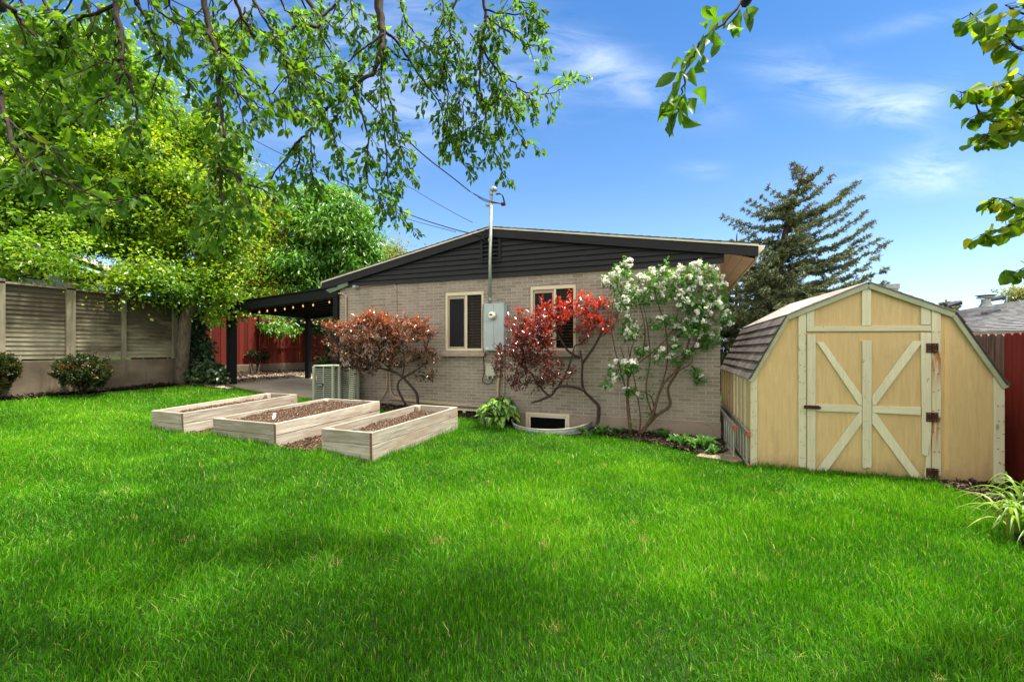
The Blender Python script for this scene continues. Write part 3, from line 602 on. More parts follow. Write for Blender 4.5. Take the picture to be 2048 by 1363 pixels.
def roof_slab(xa, za, xb, zb, nc):
    mb = MB(); d = Vector((xb - xa, 0, zb - za)); nrm = Vector((-d.z, 0, d.x)).normalized(); nrm = nrm if nrm.z > 0 else -nrm
    mb.prism([(xa, -.035, za + .002), (xb, -.035, zb + .002), (xb, -.035, zb - .09), (xa, -.035, za - .09)], (0, HB + .07, 0))
    for k in range(nc):          # shingle courses, lower edge lifted
        p, q = Vector((xa, 0, za)) + d * (k / nc), Vector((xa, 0, za)) + d * ((k + 1.08) / nc if k < nc - 1 else (k + 1) / nc)
        if zb > za: p, q = q, p  # q is the low end
        mb.rt(); a0, a1 = p + nrm * .003, q + nrm * .003; b0, b1 = p + nrm * .008, q + nrm * .018; y0 = -.125 - .012 * random.random()
        mb.add([(v.x, yy, v.z) for yy in (y0, HB + .05) for v in (a0, a1, b1, b0)], [(0, 1, 2, 3), (7, 6, 5, 4), (1, 5, 6, 2), (3, 2, 6, 7), (0, 3, 7, 4)])
    return mb
roof_slab(PKX, PKZ, RX, RZ, 34).build('roof', G['shingle'], house, loc=None); roof_slab(LX, LZ, PKX, PKZ, 32).build('roof', G['shingle'], house)
# right eave: soffit, fascia and gutter board
mb = MB(); ez = RZ - .24
n = 26
for k in range(3):
    xa, xb = .02 + k * (RX - .06) / 3, .02 + (k + 1) * (RX - .06) / 3
    mb.rt(); mb.prism([(xa, 0, rake(0) - .16 + (ez - rake(0) + .16) * (k / 3)), (xb - .006, 0, rake(0) - .16 + (ez - rake(0) + .16) * ((k + 1) / 3)), (xb - .006, 0, rake(0) - .145 + (ez - rake(0) + .16) * ((k + 1) / 3)), (xa, 0, rake(0) - .145 + (ez - rake(0) + .16) * (k / 3))], (0, HB, 0))
mb.build('soffit', G['soffit'], house)
mb = MB(); mb.box(RX - .035, -.03, ez - .01, RX - .005, HB, RZ - .1); mb.build('eave_fascia', G['soffit'], house)
mb = MB(); mb.prism([(RX, -.05, RZ - .01), (RX + .11, -.05, RZ - .02), (RX + .10, -.05, RZ - .06), (RX + .05, -.05, RZ - .12), (RX, -.05, RZ - .13)], (0, HB, 0)); mb.build('gutter', G['drip'], house, .004)
mb = MB(); mb.prism([(LX, -.02, LZ - .01), (LX - .10, -.02, LZ - .02), (LX - .09, -.02, LZ - .07), (LX - .04, -.02, LZ - .14), (LX, -.02, LZ - .15)], (0, HB, 0)); mb.build('gutter', G['drip'], house, .004)
gl = [on(x, y, 1, -.075) for x, y in ((651, 580), (694, 560), (695, 571), (660, 586))]
mb = MB(); mb.prism(gl, (0, .06, 0)); mb.build('flashing', G['patina'], house, .002)
# windows
def window(W, screen_left, nm='window'):
    a, b, c, e = W; y = .05
    f = MB(); t = .055
    for q in ((a + .002, c + .002, a + t, e - .002), (b - t, c + .002, b - .002, e - .002), (a + t, c + .002, b - t, c + t), (a + t, e - .085, b - t, e - .002)): f.box(q[0], y - .035, q[1], q[2], y + .03, q[3])
    fo = f.build(nm, G['cream'], house, .004); mid = a + (b - a) * .545
    s1 = MB()                                            # the sliding sash left of the mullion
    s1.box(mid - .022, y - .028, c + t, mid + .022, y + .02, e - .085); s1.build('mullion', G['cream'], fo, .003)
    k = .034; a2, b2, c2, e2 = a + t + .004, mid - .024, c + t + .004, e - .12
    ss = MB()
    for q in ((a2, c2, a2 + k, e2), (b2 - k, c2, b2, e2), (a2 + k, c2, b2 - k, c2 + k), (a2 + k, e2 - k, b2 - k, e2)): ss.box(q[0], y - .012, q[1], q[2], y + .012, q[3])
    ss.box(a2, y - .01, e2 + .002, b2, y + .02, e - .087)
    ss.build('sash', G['tan_paint'], fo, .003)
    sc_ = MB(); sc_.quad((a2 + k, y - .002, c2 + k), (b2 - k, y - .002, c2 + k), (b2 - k, y - .002, e2 - k), (a2 + k, y - .002, e2 - k)); sc_.build('insect_screen', G['screen'], fo)
    gp_ = MB(); gp_.box(mid + .022, y + .004, c + t, b - t, y + .010, e - .085); gp_.build('pane', G['glass'], fo)
    bl = MB(); z = c + t + .03; x0, x1 = mid + .03, b - t - .005
    while z < e - .12:
        bl.rt(); bl.add([(x0, y + .05, z), (x1, y + .05, z), (x1, y + .085, z + .03), (x0, y + .085, z + .03)], [(0, 1, 2, 3)]); z += .062
    bl.box(x0 + .06, y + .06, c + t, x0 + .075, y + .066, e - .1); bl.build('blind', G['blind'], fo)
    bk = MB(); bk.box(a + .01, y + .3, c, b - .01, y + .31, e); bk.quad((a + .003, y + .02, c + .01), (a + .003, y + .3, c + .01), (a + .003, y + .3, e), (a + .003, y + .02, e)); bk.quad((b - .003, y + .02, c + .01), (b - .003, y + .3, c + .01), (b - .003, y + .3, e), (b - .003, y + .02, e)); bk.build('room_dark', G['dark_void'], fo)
    s = MB(); nb = 9; ww = (b - a + .12) / nb
    for i in range(nb): s.rt(); x0 = a - .06 + i * ww; s.add([(x0 + .002, -.105, c - .115), (x0 + ww - .002, -.105, c - .115), (x0 + ww - .002, -.10, c - .045), (x0 + .002, -.10, c - .045), (x0 + .002, .05, c + .002), (x0 + ww - .002, .05, c + .002), (x0 + .002, .0, c - .115), (x0 + ww - .002, .0, c - .115)], [(0, 1, 2, 3), (3, 2, 5, 4), (0, 6, 7, 1), (0, 3, 4, 6), (1, 7, 5, 2)])
    s.build('brick_sill', G['sill_brick'], house, .003)
window(W1, True); window(W2, True)
# basement window and the little vent window by the beds
def small_window(W, nm, bars=0, d=.02, t=.045):
    a, b, c, e = W; f = MB()
    for q in ((a - .012, c, a + t, e + .012), (b - t, c, b + .012, e + .012), (a + t, e - t, b - t, e + .012), (a + t, c, b - t, c + t)): f.box(q[0], -.045 + d, q[1], q[2], .02 + d, q[3])
    for k in range(bars): xm = a + (b - a) * (k + 1) / (bars + 1); f.box(xm - .03, -.04 + d, c + t, xm + .03, .018 + d, e - t)
    fo = f.build(nm, G['cream'], house, .004)
    if not bars:
        k = .035; f2 = MB(); A, B, Cc, E_ = a + t + .002, b - t - .002, c + t + .002, e - t - .002
        for q in ((A, Cc, A + k, E_), (B - k, Cc, B, E_), (A + k, E_ - k, B - k, E_), (A + k, Cc, B - k, Cc + k)): f2.box(q[0], -.02 + d, q[1], q[2], .018 + d, q[3])
        f2.build('sash', G['white_vinyl'], fo, .003)
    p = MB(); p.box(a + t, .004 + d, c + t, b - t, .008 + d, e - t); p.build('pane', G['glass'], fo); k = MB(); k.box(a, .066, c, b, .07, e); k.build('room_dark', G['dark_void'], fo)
small_window(WB, 'basement_window'); small_window((WV[0], WV[1], WV[2], FZ - .005), 'vent_window', 1, .01, .022)
mb = MB()                                                # gutter-like brown pipe along the foot of the wall, conduits
mb.tube([(-6.95, -.04, .56), (-6.3, -.04, .53), (-5.6, -.04, .50), (-4.55, -.04, .47)], .026, 8); mb.build('foot_pipe', G['tan_paint'], house, smooth=True)
nA = 40
well = thing('window_well', 'galvanised corrugated window well rim curving out from the basement window', 'window well', (WC, -.4, .1))
rows = 14; vs = []; fs = []
for r_ in range(rows + 1):
    z = -.5 + r_ * (.72 / rows); bul = .018 * sin(r_ * pi * 2 / 3.5)
    for k in range(nA + 1):
        t = pi * k / nA; vs.append((WC + cos(t) * (WR + bul), -sin(t) * (WD + bul) - .0, z + (.02 if r_ == rows else 0) + (.05 * abs(cos(t)) ** 3 if r_ >= rows - 1 else 0)))
for r_ in range(rows):
    for k in range(nA): q = r_ * (nA + 1) + k; fs.append((q, q + 1, q + nA + 2, q + nA + 1))
mb = MB(); mb.add(vs, fs); o = mb.build('liner', G['galv'], well, smooth=True); sm = o.modifiers.new('thick', 'SOLIDIFY'); sm.thickness = .006
mb = MB(); mb.tube([Vector(vs[rows * (nA + 1) + k]) for k in range(nA + 1)], .012, 8); mb.build('rim', G['util_beige'], well, smooth=True)
# wall fittings
def dtag(o, l, c, g=None): return tag(o, l, c, g)
pan = thing('electric_panel', 'pale grey electric service panel with a round meter on the brick wall', 'electric panel', (-4.35, -.0, 2.2))
pa, pb = on(967, 607, 1, -.2), on(1008, 701, 1, -.2); X0, X1, Z0, Z1 = pa.x, pb.x, pb.z, pa.z; XM = X0 + (X1 - X0) * .50
mb = MB(); mb.box(X0, -.19, Z0, X1, -.002, Z1); mb.build('cabinet', G['meter_grey'], pan, .006)
mb = MB(); ZM = Z0 + (Z1 - Z0) * .62; mb.box(X0 + .008, -.2, Z0 + .012, XM - .003, -.191, ZM - .003); mb.box(X0 + .008, -.2, ZM + .003, XM - .003, -.191, Z1 - .01); mb.box(XM + .003, -.2, Z0 + .012, X1 - .006, -.191, Z1 - .01); mb.build('door', G['meter_grey'], pan, .003)
MM = Matrix.Rotation(R(90), 3, 'X'); cM = on(986, 631, 1, -.2)
mb = MB(); mb.lathe([(.088, 0), (.088, .02), (.078, .03), (.078, .04)], (cM.x, -.2, cM.z), 24, MM); ring = mb.build('meter', G['util_beige'], pan, smooth=False)
mb = MB(); mb.lathe([(.066, .04), (.066, .10), (.056, .115)], (cM.x, -.2, cM.z), 24, MM); mb.build('meter_dome', G['white_vinyl'], ring, smooth=False)
mb = MB(); mb.box(cM.x - .03, -.319, cM.z - .0, cM.x + .03, -.314, cM.z + .022); mb.build('display', G['dark_void'], ring)
mb = MB(); mb.box(X0 + .02, -.203, Z0 + .035, X0 + .11, -.2005, Z0 + .065); lab = mb.build('sticker', G['white_vinyl'], pan); mb = MB(); mb.box(X0 + .025, -.205, Z0 + .042, X0 + .04, -.2035, Z0 + .058); mb.build('sticker_mark', G['dark_void'], lab)
mast = thing('service_mast', 'galvanised electric service mast rising from the panel past the gable', 'service mast', (-4.38, -.16, Z1))
mx_ = on(980, 600, 1, -.16).x; top = on(983, 388, 1, -.16); mb = MB(); mb.tube([(mx_, -.16, Z1), (mx_, -.16, 3.5), (top.x, -.16, top.z)], .034, 12); mb.build('pipe', G['galv'], mast, smooth=True)
for yy in (598, 480, 455):
    p = on(980, yy, 1, -.16); mb = MB(); mb.tube([(mx_, -.16, p.z - .03), (mx_, -.16, p.z + .03)], .041, 12); mb.build('coupling', G['galv'], mast)
mb = MB(); p = on(978, 410, 1, -.16); mb.box(p.x - .07, -.19, p.z - .02, p.x + .07, -.12, p.z + .02); mb.build('clamp', G['galv'], mast, .005)
mb = MB(); mb.tube(curve([(top.x, -.16, top.z - .02), (top.x, -.16, top.z + .06), (top.x + .05, -.16, top.z + .10), (top.x + .11, -.16, top.z + .07)], 4), [.04] * 5 + [.055] * 5 + [.045] * 3, 10); mb.build('weatherhead', G['galv'], mast, smooth=True)
mb = MB(); q1 = on(1008, 408, 1, -.2)
for k in range(3):
    s_ = on(992 - k, 386 + k, 1, -.2 - .03 * k); mb.tube(curve([(s_.x, -.18 - .02 * k, s_.z), (s_.x + .12 + .02 * k, -.2 - .03 * k, s_.z - .04), (q1.x + .01 * k, -.2, q1.z + .03)], 5), .007, 5); e_ = on(938 + 9 * k, 382 + 6 * k, 1, -.5); mb.tube(curve([(q1.x, -.2, q1.z), on(975, 400 + 2 * k, 1, -.35), e_], 4), .006, 5)
mb.build('drip_loop', G['wire'], mast); mb = MB(); mb.box(q1.x - .06, -.23, q1.z - .03, q1.x + .03, -.17, q1.z + .03); mb.build('splice', G['rust'], mast, .008)
mb = MB(); p = on(974, 470, 1, -.14); mb.tube(curve([(p.x + .1 * sin(t * .7), -.14 - .01 * (t % 3), p.z + .12 * cos(t * .7)) for t in range(18)], 3), .008, 5); mb.build('cable_coil', G['wire'], mast)
wires = [('black twisted service cable running from the weatherhead to the upper left', [on(940, 383, 1, -.5), px(900, 351, 8.3), px(862, 322, 7.8), px(820, 285, 7.3), px(730, 195, 6.3), px(640, 70, 5.4), px(590, -30, 4.9)], .011),
    ('upper thin wire crossing the sky towards the roof slope', [on(945, 445, 1, .4), px(880, 410, 10.6), px(800, 362, 11.6), px(720, 310, 12.8), px(560, 200, 15), px(380, 70, 18)], .008),
    ('thick black wire fixed to the gable peak beside the mast', [on(968, 472, 1, -.14), px(900, 456, 9.6), px(800, 421, 10.6), px(650, 350, 12.2), px(480, 265, 14), px(300, 160, 16.5), px(90, 30, 20)], .012),
    ('lowest thin wire dropping to the left roof edge below the thick one', [on(912, 464, 1, 1.5), px(810, 436, 12.5), px(700, 398, 13.5), px(560, 340, 15), px(380, 250, 17.5), px(150, 120, 21)], .008)]
for l_, p_, r_ in wires: mb = MB(); mb.tube(curve(p_, 6), r_, 5); dtag(mb.build('power_line', G['wire'], loc=p_[0]), l_, 'wire')
jb = thing('junction_box', 'small beige utility box under the electric panel', 'utility box', (-4.43, -.05, 1.26))
ja, jc = on(971, 727, 1, -.09), on(989, 752, 1, -.09); mb = MB(); mb.box(ja.x, -.09, jc.z, jc.x, -.002, ja.z); mb.build('case', G['util_beige'], jb, .006); mb = MB(); mb.box(ja.x - .01, -.1, ja.z - .02, jc.x + .01, -.002, ja.z + .006); mb.build('cover', G['util_beige'], jb, .004)
for q in (ja.x + .03, jc.x - .07): mb = MB(); mb.box(q, -.08, jc.z - .05, q + .03, -.02, jc.z); mb.build('knockout', G['util_beige'], jb, .003)
def wirerun(nm, lab, cat, pts, r, mat, n=5, yy=-.03): mb = MB(); mb.tube(curve([on(x, y, 1, yy) for x, y in pts], n), r, 7); o = mb.build(nm, G[mat], smooth=True, loc=on(*pts[0], 1, yy)); return dtag(o, lab, cat)
wirerun('cable', 'black cable hanging beside the panel down to the small beige box', 'cable', [(966, 608), (965, 660), (966, 700), (968, 745), (964, 760), (975, 768), (984, 762), (984, 752)], .008, 'wire', 5, -.04)
wirerun('conduit', 'brown conduit stubbed up through the wall foot behind the red shrub', 'conduit', [(996, 795), (996, 775), (999, 740), (999, 702)], .028, 'tan_paint', 3, -.04)
wirerun('conduit', 'thin conduit beside the thicker one under the electric panel', 'conduit', [(1008, 790), (1008, 745), (1008, 702)], .012, 'tan_paint', 3, -.03)
wirerun('conduit', 'tan conduit running from the flood light along the siding then down the brick', 'conduit', [(718, 574), (745, 571), (772, 568.5), (786, 568), (791, 573), (792, 590), (792, 700), (776, 735)], .011, 'tan_paint', 3, -.02)
wirerun('conduit', 'thick tan conduit elbowing from the patio post down the house corner', 'conduit', [(674, 587), (684, 587), (691, 592), (692, 605), (692, 720)], .022, 'tan_paint', 3, -.03)
wirerun('conduit', 'tan conduit bending into the ground behind the middle raised bed', 'conduit', [(773, 735), (774, 760), (772, 780), (764, 795), (756, 802)], .017, 'tan_paint', 4, -.05)
wirerun('conduit', 'tan conduit curving right along the wall foot behind the bronze shrub', 'conduit', [(779, 735), (780, 770), (783, 787), (793, 795), (820, 798), (870, 803), (905, 806), (942, 809)], .018, 'tan_paint', 4, -.045)
wirerun('conduit', 'level brown conduit from the condenser to the bronze shrub', 'conduit', [(706, 733), (740, 734), (772, 736)], .016, 'tan_paint', 3, -.03)
fl = thing('flood_light', 'small grey flood light at the left end of the black siding', 'light', on(712, 574, 1, -.05)); p = on(712, 574, 1, -.05); mb = MB(); mb.box(p.x - .045, -.13, p.z - .035, p.x + .05, -.05, p.z + .035); mb.build('lamp_head', G['galv'], fl, .008); mb = MB(); mb.box(p.x - .02, -.055, p.z - .02, p.x + .07, -.01, p.z + .03); mb.build('bracket', G['galv'], fl, .004)
# condenser
AC0, AC1 = px(622, 795, 9.75), px(672, 797, 9.55)
ac = thing('air_conditioner', 'grey-green outdoor air conditioner condenser beside the brick corner', 'air conditioner', (-7.7, -.75, .42))
zb, zt = .38, 1.345
fx0, fx1 = on(622, 760, 1, -.95).x, on(673, 760, 1, -.95).x; ay0, ay1 = -.95, -.18; chf = .09
def acbox(g, z0, z1, mb): mb.prism([(fx0 + chf - g, ay0 - g, z0), (fx1 - chf + g, ay0 - g, z0), (fx1 + g, ay0 + chf - g, z0), (fx1 + g, ay1 - chf + g, z0), (fx1 - chf + g, ay1 + g, z0), (fx0 + chf - g, ay1 + g, z0), (fx0 - g, ay1 - chf + g, z0), (fx0 - g, ay0 + chf - g, z0)], (0, 0, z1 - z0)); return mb
acbox(-.035, zb, zt - .02, MB()).build('coil', G['ac_dark'], ac); acbox(.012, zt - .03, zt, MB()).build('top_cover', G['ac_green'], ac, .008); acbox(.006, zb, zb + .06, MB()).build('base_pan', G['ac_green'], ac, .004)
mb = MB(); nS = 20
for k in range(nS):
    z0 = zb + .08 + k * (zt - zb - .12) / nS
    for (a, b) in (((fx0 + chf, ay0), (fx1 - chf, ay0)), ((fx1, ay0 + chf), (fx1, ay1 - chf)), ((fx0, ay1 - chf), (fx0, ay0 + chf)), ((fx1 - chf, ay0), (fx1, ay0 + chf)), ((fx0, ay0 + chf), (fx0 + chf, ay0))):
        A, B = Vector((*a, z0)), Vector((*b, z0)); d = (B - A).normalized(); nn = Vector((d.y, -d.x, 0)); mb.add([A, B, B - nn * .012 + Vector((0, 0, .010)), A - nn * .012 + Vector((0, 0, .010)), A - Vector((0, 0, .006)), B - Vector((0, 0, .006))], [(0, 1, 2, 3), (4, 5, 1, 0)])
mb.build('louvre_grille', G['ac_green'], ac)
mb = MB()
for (x, y) in ((fx0 + chf, ay0), (fx1 - chf, ay0), (fx1, ay0 + chf), (fx0, ay0 + chf), (fx1, ay1 - chf), ((fx0 + fx1) / 2, ay0), (fx1, (ay0 + ay1) / 2)): k = .028 if x not in ((fx0 + fx1) / 2,) and y != (ay0 + ay1) / 2 else .012; mb.box(x - k, y - k, zb + .05, x + k, y + k, zt - .03)
mb.build('corner_post', G['ac_green'], ac, .005)
mb = MB(); xm = fx0 + (fx1 - fx0) * .40; mb.box(xm - .09, ay0 - .04, zb + .52, xm + .09, ay0 - .02, zb + .565); bdg = mb.build('badge', G['ac_dark'], ac, .004); mb = MB(); mb.box(xm - .07, ay0 - .043, zb + .53, xm + .07, ay0 - .0405, zb + .555); mb.build('badge_plate', G['galv'], bdg)
ds = thing('disconnect_box', 'grey electrical disconnect box on the brick behind the condenser', 'utility box', (-7.0, -.05, 1.0)); p, q = on(703, 733, 1, -.1), on(714, 771, 1, -.1); mb = MB(); mb.box(p.x, -.1, q.z, q.x, -.002, p.z); mb.build('case', G['galv'], ds, .005)
mb = MB(); mb.tube(curve([(p.x + .06, -.06, q.z), (p.x + .08, -.08, q.z - .15), (p.x + .25, -.1, q.z - .42), (p.x + .4, -.12, q.z - .55)], 4), .014, 6); mb.build('whip', G['galv'], ds)
# ---------------------------------------------------------------- patio cover
pc = thing('patio_cover', 'black lean-to patio cover on square posts left of the house', 'patio cover', (-10.4, 2, .7))
def gzz(x, y): return float(gz(x, y))
bl_, br_ = on(455, 607, 1, -.05), on(676, 573, 1, -.05); BX0, BZ0, BX1, BZ1 = bl_.x, bl_.z, min(br_.x, HL - .0), br_.z
pz = lambda x: BZ0 + (BZ1 - BZ0) * (x - BX0) / (BX1 - BX0); YB = 3.0
YB = px(592, 764, 14.6).y
for (x, y) in ((BX0 + .12, .02), (BX0 + .12, YB), (HL - .10, .02)):
    mb = MB(); mb.box(x - .068, y - .068, gzz(x, y), x + .068, y + .068, pz(x) - .09); mb.build('post', G['dark_green_black'], pc, .006)
mb = MB(); mb.prism([(BX0, -.06, BZ0 - .01), (BX1, -.06, BZ1 - .01), (BX1, -.06, BZ1 - .24), (BX0, -.06, BZ0 - .24)], (0, .06, 0)); mb.build('front_beam', G['dark_green_black'], pc, .004)
mb = MB(); mb.prism([(BX0, YB + .1, BZ0 - .01), (BX1, YB + .1, BZ1 - .01), (BX1, YB + .1, BZ1 - .24), (BX0, YB + .1, BZ0 - .24)], (0, .06, 0)); mb.build('back_beam', G['dark_green_black'], pc, .004)
mb = MB(); mb.box(BX0 + .04, .0, BZ0 - .22, BX0 + .12, YB + .1, BZ0 - .03); mb.build('side_beam', G['dark_green_black'], pc, .004)
for k in range(7):
    y = .35 + k * (YB - .2) / 7; mb = MB(); mb.prism([(BX0 + .12, y, pz(BX0 + .12) - .035), (BX1, y, BZ1 - .035), (BX1, y, BZ1 - .18), (BX0 + .12, y, pz(BX0 + .12) - .18)], (0, .045, 0)); mb.build('rafter', G['dark_green_black'], pc)
mb = MB(); mb.prism([(BX0 - .08, -.1, BZ0 + .02), (BX1, -.1, BZ1 + .02), (BX1, -.1, BZ1 - .008), (BX0 - .08, -.1, BZ0 - .008)], (0, YB + .3, 0)); mb.build('roof_deck', G['dark_green_black'], pc)
mb = MB(); mb.box(BX0 - .12, -.09, BZ0 - .11, BX0 - .03, YB + .2, BZ0 - .02); mb.build('gutter', G['dark_green_black'], pc, .01)
mb = MB(); g0 = gzz(BX0, 0); mb.beam((BX0 - .02, -.02, BZ0 - .1), (BX0 - .02, -.02, g0 + .3), .075, .055, (0, 1, 0)); mb.beam((BX0 - .02, -.03, g0 + .33), (BX0 - .42, -.26, g0 + .06), .075, .055, (0, 0, 1)); mb.build('downspout', G['dark_green_black'], pc, .006)
bm = NM('bulb_glass', .2, .5); bm.col((.9, .5, .2)); bm.b.inputs['Emission Color'].default_value = (1, .42, .12, 1); bm.b.inputs['Emission Strength'].default_value = .3; G['bulb'] = bm.m
def lights(lab, pts, ts):
    t = thing('string_light', lab, 'string lights', pts[0], 'bulb strings under the patio cover'); mb = MB(); mb.tube(curve(pts, 5), .006, 4); mb.build('cord', G['wire'], t)
    P = curve(pts, 12)
    for u in ts:
        p = P[min(int(u * (len(P) - 1)), len(P) - 1)]; mb = MB(); mb.lathe([(.012, -.005), (.014, -.055)][::-1], p, 8); s_ = mb.build('socket', G['wire'], t)
        mb = MB(); mb.lathe([(.003, -.115), (.014, -.108), (.020, -.09), (.015, -.068), (.010, -.055)], p, 8); mb.build('bulb', G['bulb'], s_, smooth=True)
fy = .03; lights('string of amber bulbs hung along the front beam of the patio cover', [(BX0 + .2, fy, pz(BX0) - .27)] + [(BX0 + .2 + (BX1 - BX0 - .4) * k / 6, fy, pz(BX0 + .2 + (BX1 - BX0 - .4) * k / 6) - .25 - .015 * (k % 2)) for k in range(1, 6)] + [(BX1 - .25, fy, BZ1 - .26)], [.02, .1, .18, .27, .35, .44, .53, .62, .71, .81, .97])
lights('string of amber bulbs hung along the back edge of the patio cover', [(BX0 + .2, .4, pz(BX0) - .27), (BX0 + .25, YB * .6, pz(BX0) - .28), (BX0 + .3, YB - .1, pz(BX0) - .28), (-11.5, YB - .1, pz(-11.5) - .29), (-10.5, YB - .1, pz(-10.5) - .29), (-9.4, YB - .1, pz(-9.4) - .28), (-8.7, YB - .1, pz(-8.7) - .26)], [.05, .14, .22, .3, .38, .46, .52, .6, .68, .76, .84, .9, .98])

# ---------------------------------------------------------------- raised garden beds
BL = ['long narrow weathered wood raised bed at the left with an orange board on its soil', 'widest weathered wood raised garden bed with brown soil to the rim, in the middle', 'nearest weathered wood raised bed at the right with soil well below its rim']
for bi, b in enumerate(BEDS):
    wd, L, h, n = b['w'], b['L'], b['h'], b['rows']; tk = .04
    t = thing('raised_bed', BL[bi], 'raised bed', b['p'], 'raised garden beds on the lawn', (b['tilt'], 0, b['rz'])); rs = np.random.default_rng(bi)
    zs = [h - k * .178 for k in range(n)] + [-.12]
    if zs[-2] < 0: zs[-1] = min(-.12, zs[-2] - .05)
    def rowz():
        for k in range(len(zs) - 1): yield zs[k + 1] + .007, zs[k]
    for nm, f, mt in (('front_panel', lambda lo, hi, d: (-wd, 0, lo, -tk - .001, tk, hi), 'bed_wood'), ('back_panel', lambda lo, hi, d: (-wd, L - tk, lo, -tk - .001, L, hi), 'bed_wood'), ('side_panel', lambda lo, hi, d: (-tk + d, 0, lo, d, L, hi), 'bed_wood_y'), ('side_panel', lambda lo, hi, d: (-wd + d, tk + .001, lo, -wd + tk + d, L - tk - .001, hi), 'bed_wood_y')):
        mb = MB()
        for lo, hi in rowz(): mb.rt(); mb.box(*f(lo, hi, rs.uniform(-.004, .004)))
        pnl = mb.build(nm, G[mt], t, .004, local=True)
        if nm == 'side_panel' and f(0, 1, 0)[3] == 0:
            e = MB(); e.box(-tk + .002, -.0035, 0, -.002, -.0005, h - .003); e.build('end_grain', G['end_grain'], pnl, local=True)
        sc2 = MB()
        if nm == 'front_panel':
            for lo, hi in rowz():
                for x in (-wd + .05, -.09):
                    for z in (lo + .05, hi - .05):
                        if z > 0: sc2.box(x - .005, -.0018, z - .005, x + .005, -.0002, z + .005)
            sc2.build('screws', G['rust'], pnl, local=True)
    for (x, y) in ((-tk - .085, L - tk - .09), (-wd + tk + .005, L - tk - .09), (-tk - .085, tk + .005), (-wd + tk + .005, tk + .005)):
        mb = MB(); mb.rt(); mb.box(x, y, -.1, x + .08, y + .085, h - .012); mb.build('corner_post', G['bed_wood_y'], t, .004, local=True)
    nx_, ny_ = int(wd / .035), int(L / .035); X, Y = np.meshgrid(np.linspace(-wd + tk, -tk, nx_), np.linspace(tk, L - tk, ny_))
    sz = lambda X, Y: h - b['soil'] - .02 + .045 * (vnoise(X * 3.1, Y * 3.1, bi) - .5) + .03 * (vnoise(X * 11, Y * 11, bi + 5) - .5)
    Z = sz(X, Y); i, j = np.meshgrid(np.arange(nx_ - 1), np.arange(ny_ - 1)); a = (j * nx_ + i).ravel()
    so_ = np_mesh('soil', np.stack([X, Y, Z], -1).reshape(-1, 3), np.stack([a, a + 1, a + nx_ + 1, a + nx_], -1).ravel(), np.arange(len(a)) * 4, G['soil'], t, smooth=True, local=True)
    m_ = int(8200 * wd * L); x, y = rs.uniform(-wd + tk, -tk, m_), rs.uniform(tk, L - tk, m_); D = rs.normal(0, 1, (m_, 3)); D[:, 2] *= .5
    o = leaves('soil_crumbs', np.stack([x, y, sz(x, y) + .004], -1) + np.array(wloc(so_)), D, .02 * (.3 + 1.2 * rs.random(m_) ** 2), .011 * (.5 + rs.random(m_)), 'chip_soil', so_, r=rs, tint=rs.random(m_) ** 1.2); tag(o, kind='stuff')
    if bi == 0: mb = MB(); mb.beam((-.23, .55, h - .075), (-.12, L - .45, h - .062), .085, .018); tb = mb.build('edging_board', plain('terracotta', (.36, .13, .055), .8, .2, .3, 12), loc=(0, 0, 0)); tb.location = b['p']; tb.rotation_euler = (b['tilt'], 0, b['rz']); tag(tb, 'orange-brown board lying on the soil of the long narrow bed', 'board')
    if bi == 1:
        for k, (x, y, a) in enumerate(((-.62, .48, .5),)):
            mb = MB(); M = Matrix.Translation((x, y, h - .015)) @ Matrix.Rotation(a, 4, 'Z') @ Matrix.Rotation(R(55), 4, 'X'); mb.box(-.02, -.06, -.002, .02, .06, .002, M); mb.add([M @ Vector(q) for q in ((-.02, -.06, 0), (.02, -.06, 0), (0, -.1, 0))], [(0, 1, 2)]); o = mb.build('plant_marker', G['drip']); o.location = b['p']; o.rotation_euler = (b['tilt'], 0, b['rz']); tag(o, 'small white plant marker stuck in the soil of the wide middle bed', 'plant marker')

# ---------------------------------------------------------------- the shed
SY = -1.595; SB = 2.4; SZ = .035
shed = thing('garden_shed', 'yellow gambrel-roofed wooden shed with cream trim and an X-braced door', 'shed', (1.59, SY, SZ))
S = lambda x, y: on(x, y, 1, SY)
eL, bL, pk_, bR, eR = [S(*q) for q in ((1500, 757), (1573, 631), (1735, 566), (1906, 625), (2008, 769))]
oL, oR = .245, 2.92
prof = [(eL.x, eL.z), (bL.x, bL.z), (pk_.x, pk_.z), (bR.x, bR.z), (eR.x, eR.z)]
mb = MB(); mb.prism([(oL, SY, SZ - .02), (oL, SY, eL.z)] + [(p[0], SY, p[1] - .01) for p in prof[1:4]] + [(oR, SY, eR.z), (oR, SY, SZ - .02)], (0, .02, 0)); mb.build('front_wall', G['ply'], shed)
for x0, sgn in ((oL, 1), (oR, -1)):
    mb = MB(); mb.box(min(x0, x0 + sgn * .02), SY + .021, SZ - .02, max(x0, x0 + sgn * .02), SB, prof[0][1] - .005); sw = mb.build('side_wall', G['ply'], shed)
    mb = MB(); y = SY + .45
    while y < SB: mb.rt(); mb.box(x0 - sgn * .018, y - .045, SZ, x0 - sgn * .001, y + .045, prof[0][1] - .02); y += .42
    mb.build('batten', G['shed_trim'], sw)
mb = MB(); mb.prism([(oL, SB, SZ), (oL, SB, eL.z)] + [(p[0], SB, p[1] - .01) for p in prof[1:4]] + [(oR, SB, eR.z), (oR, SB, SZ)], (0, .02, 0)); mb.build('back_wall', G['ply'], shed)
LIFT = {id(prof[2]): .13, id(prof[1]): .02, id(prof[3]): .02}
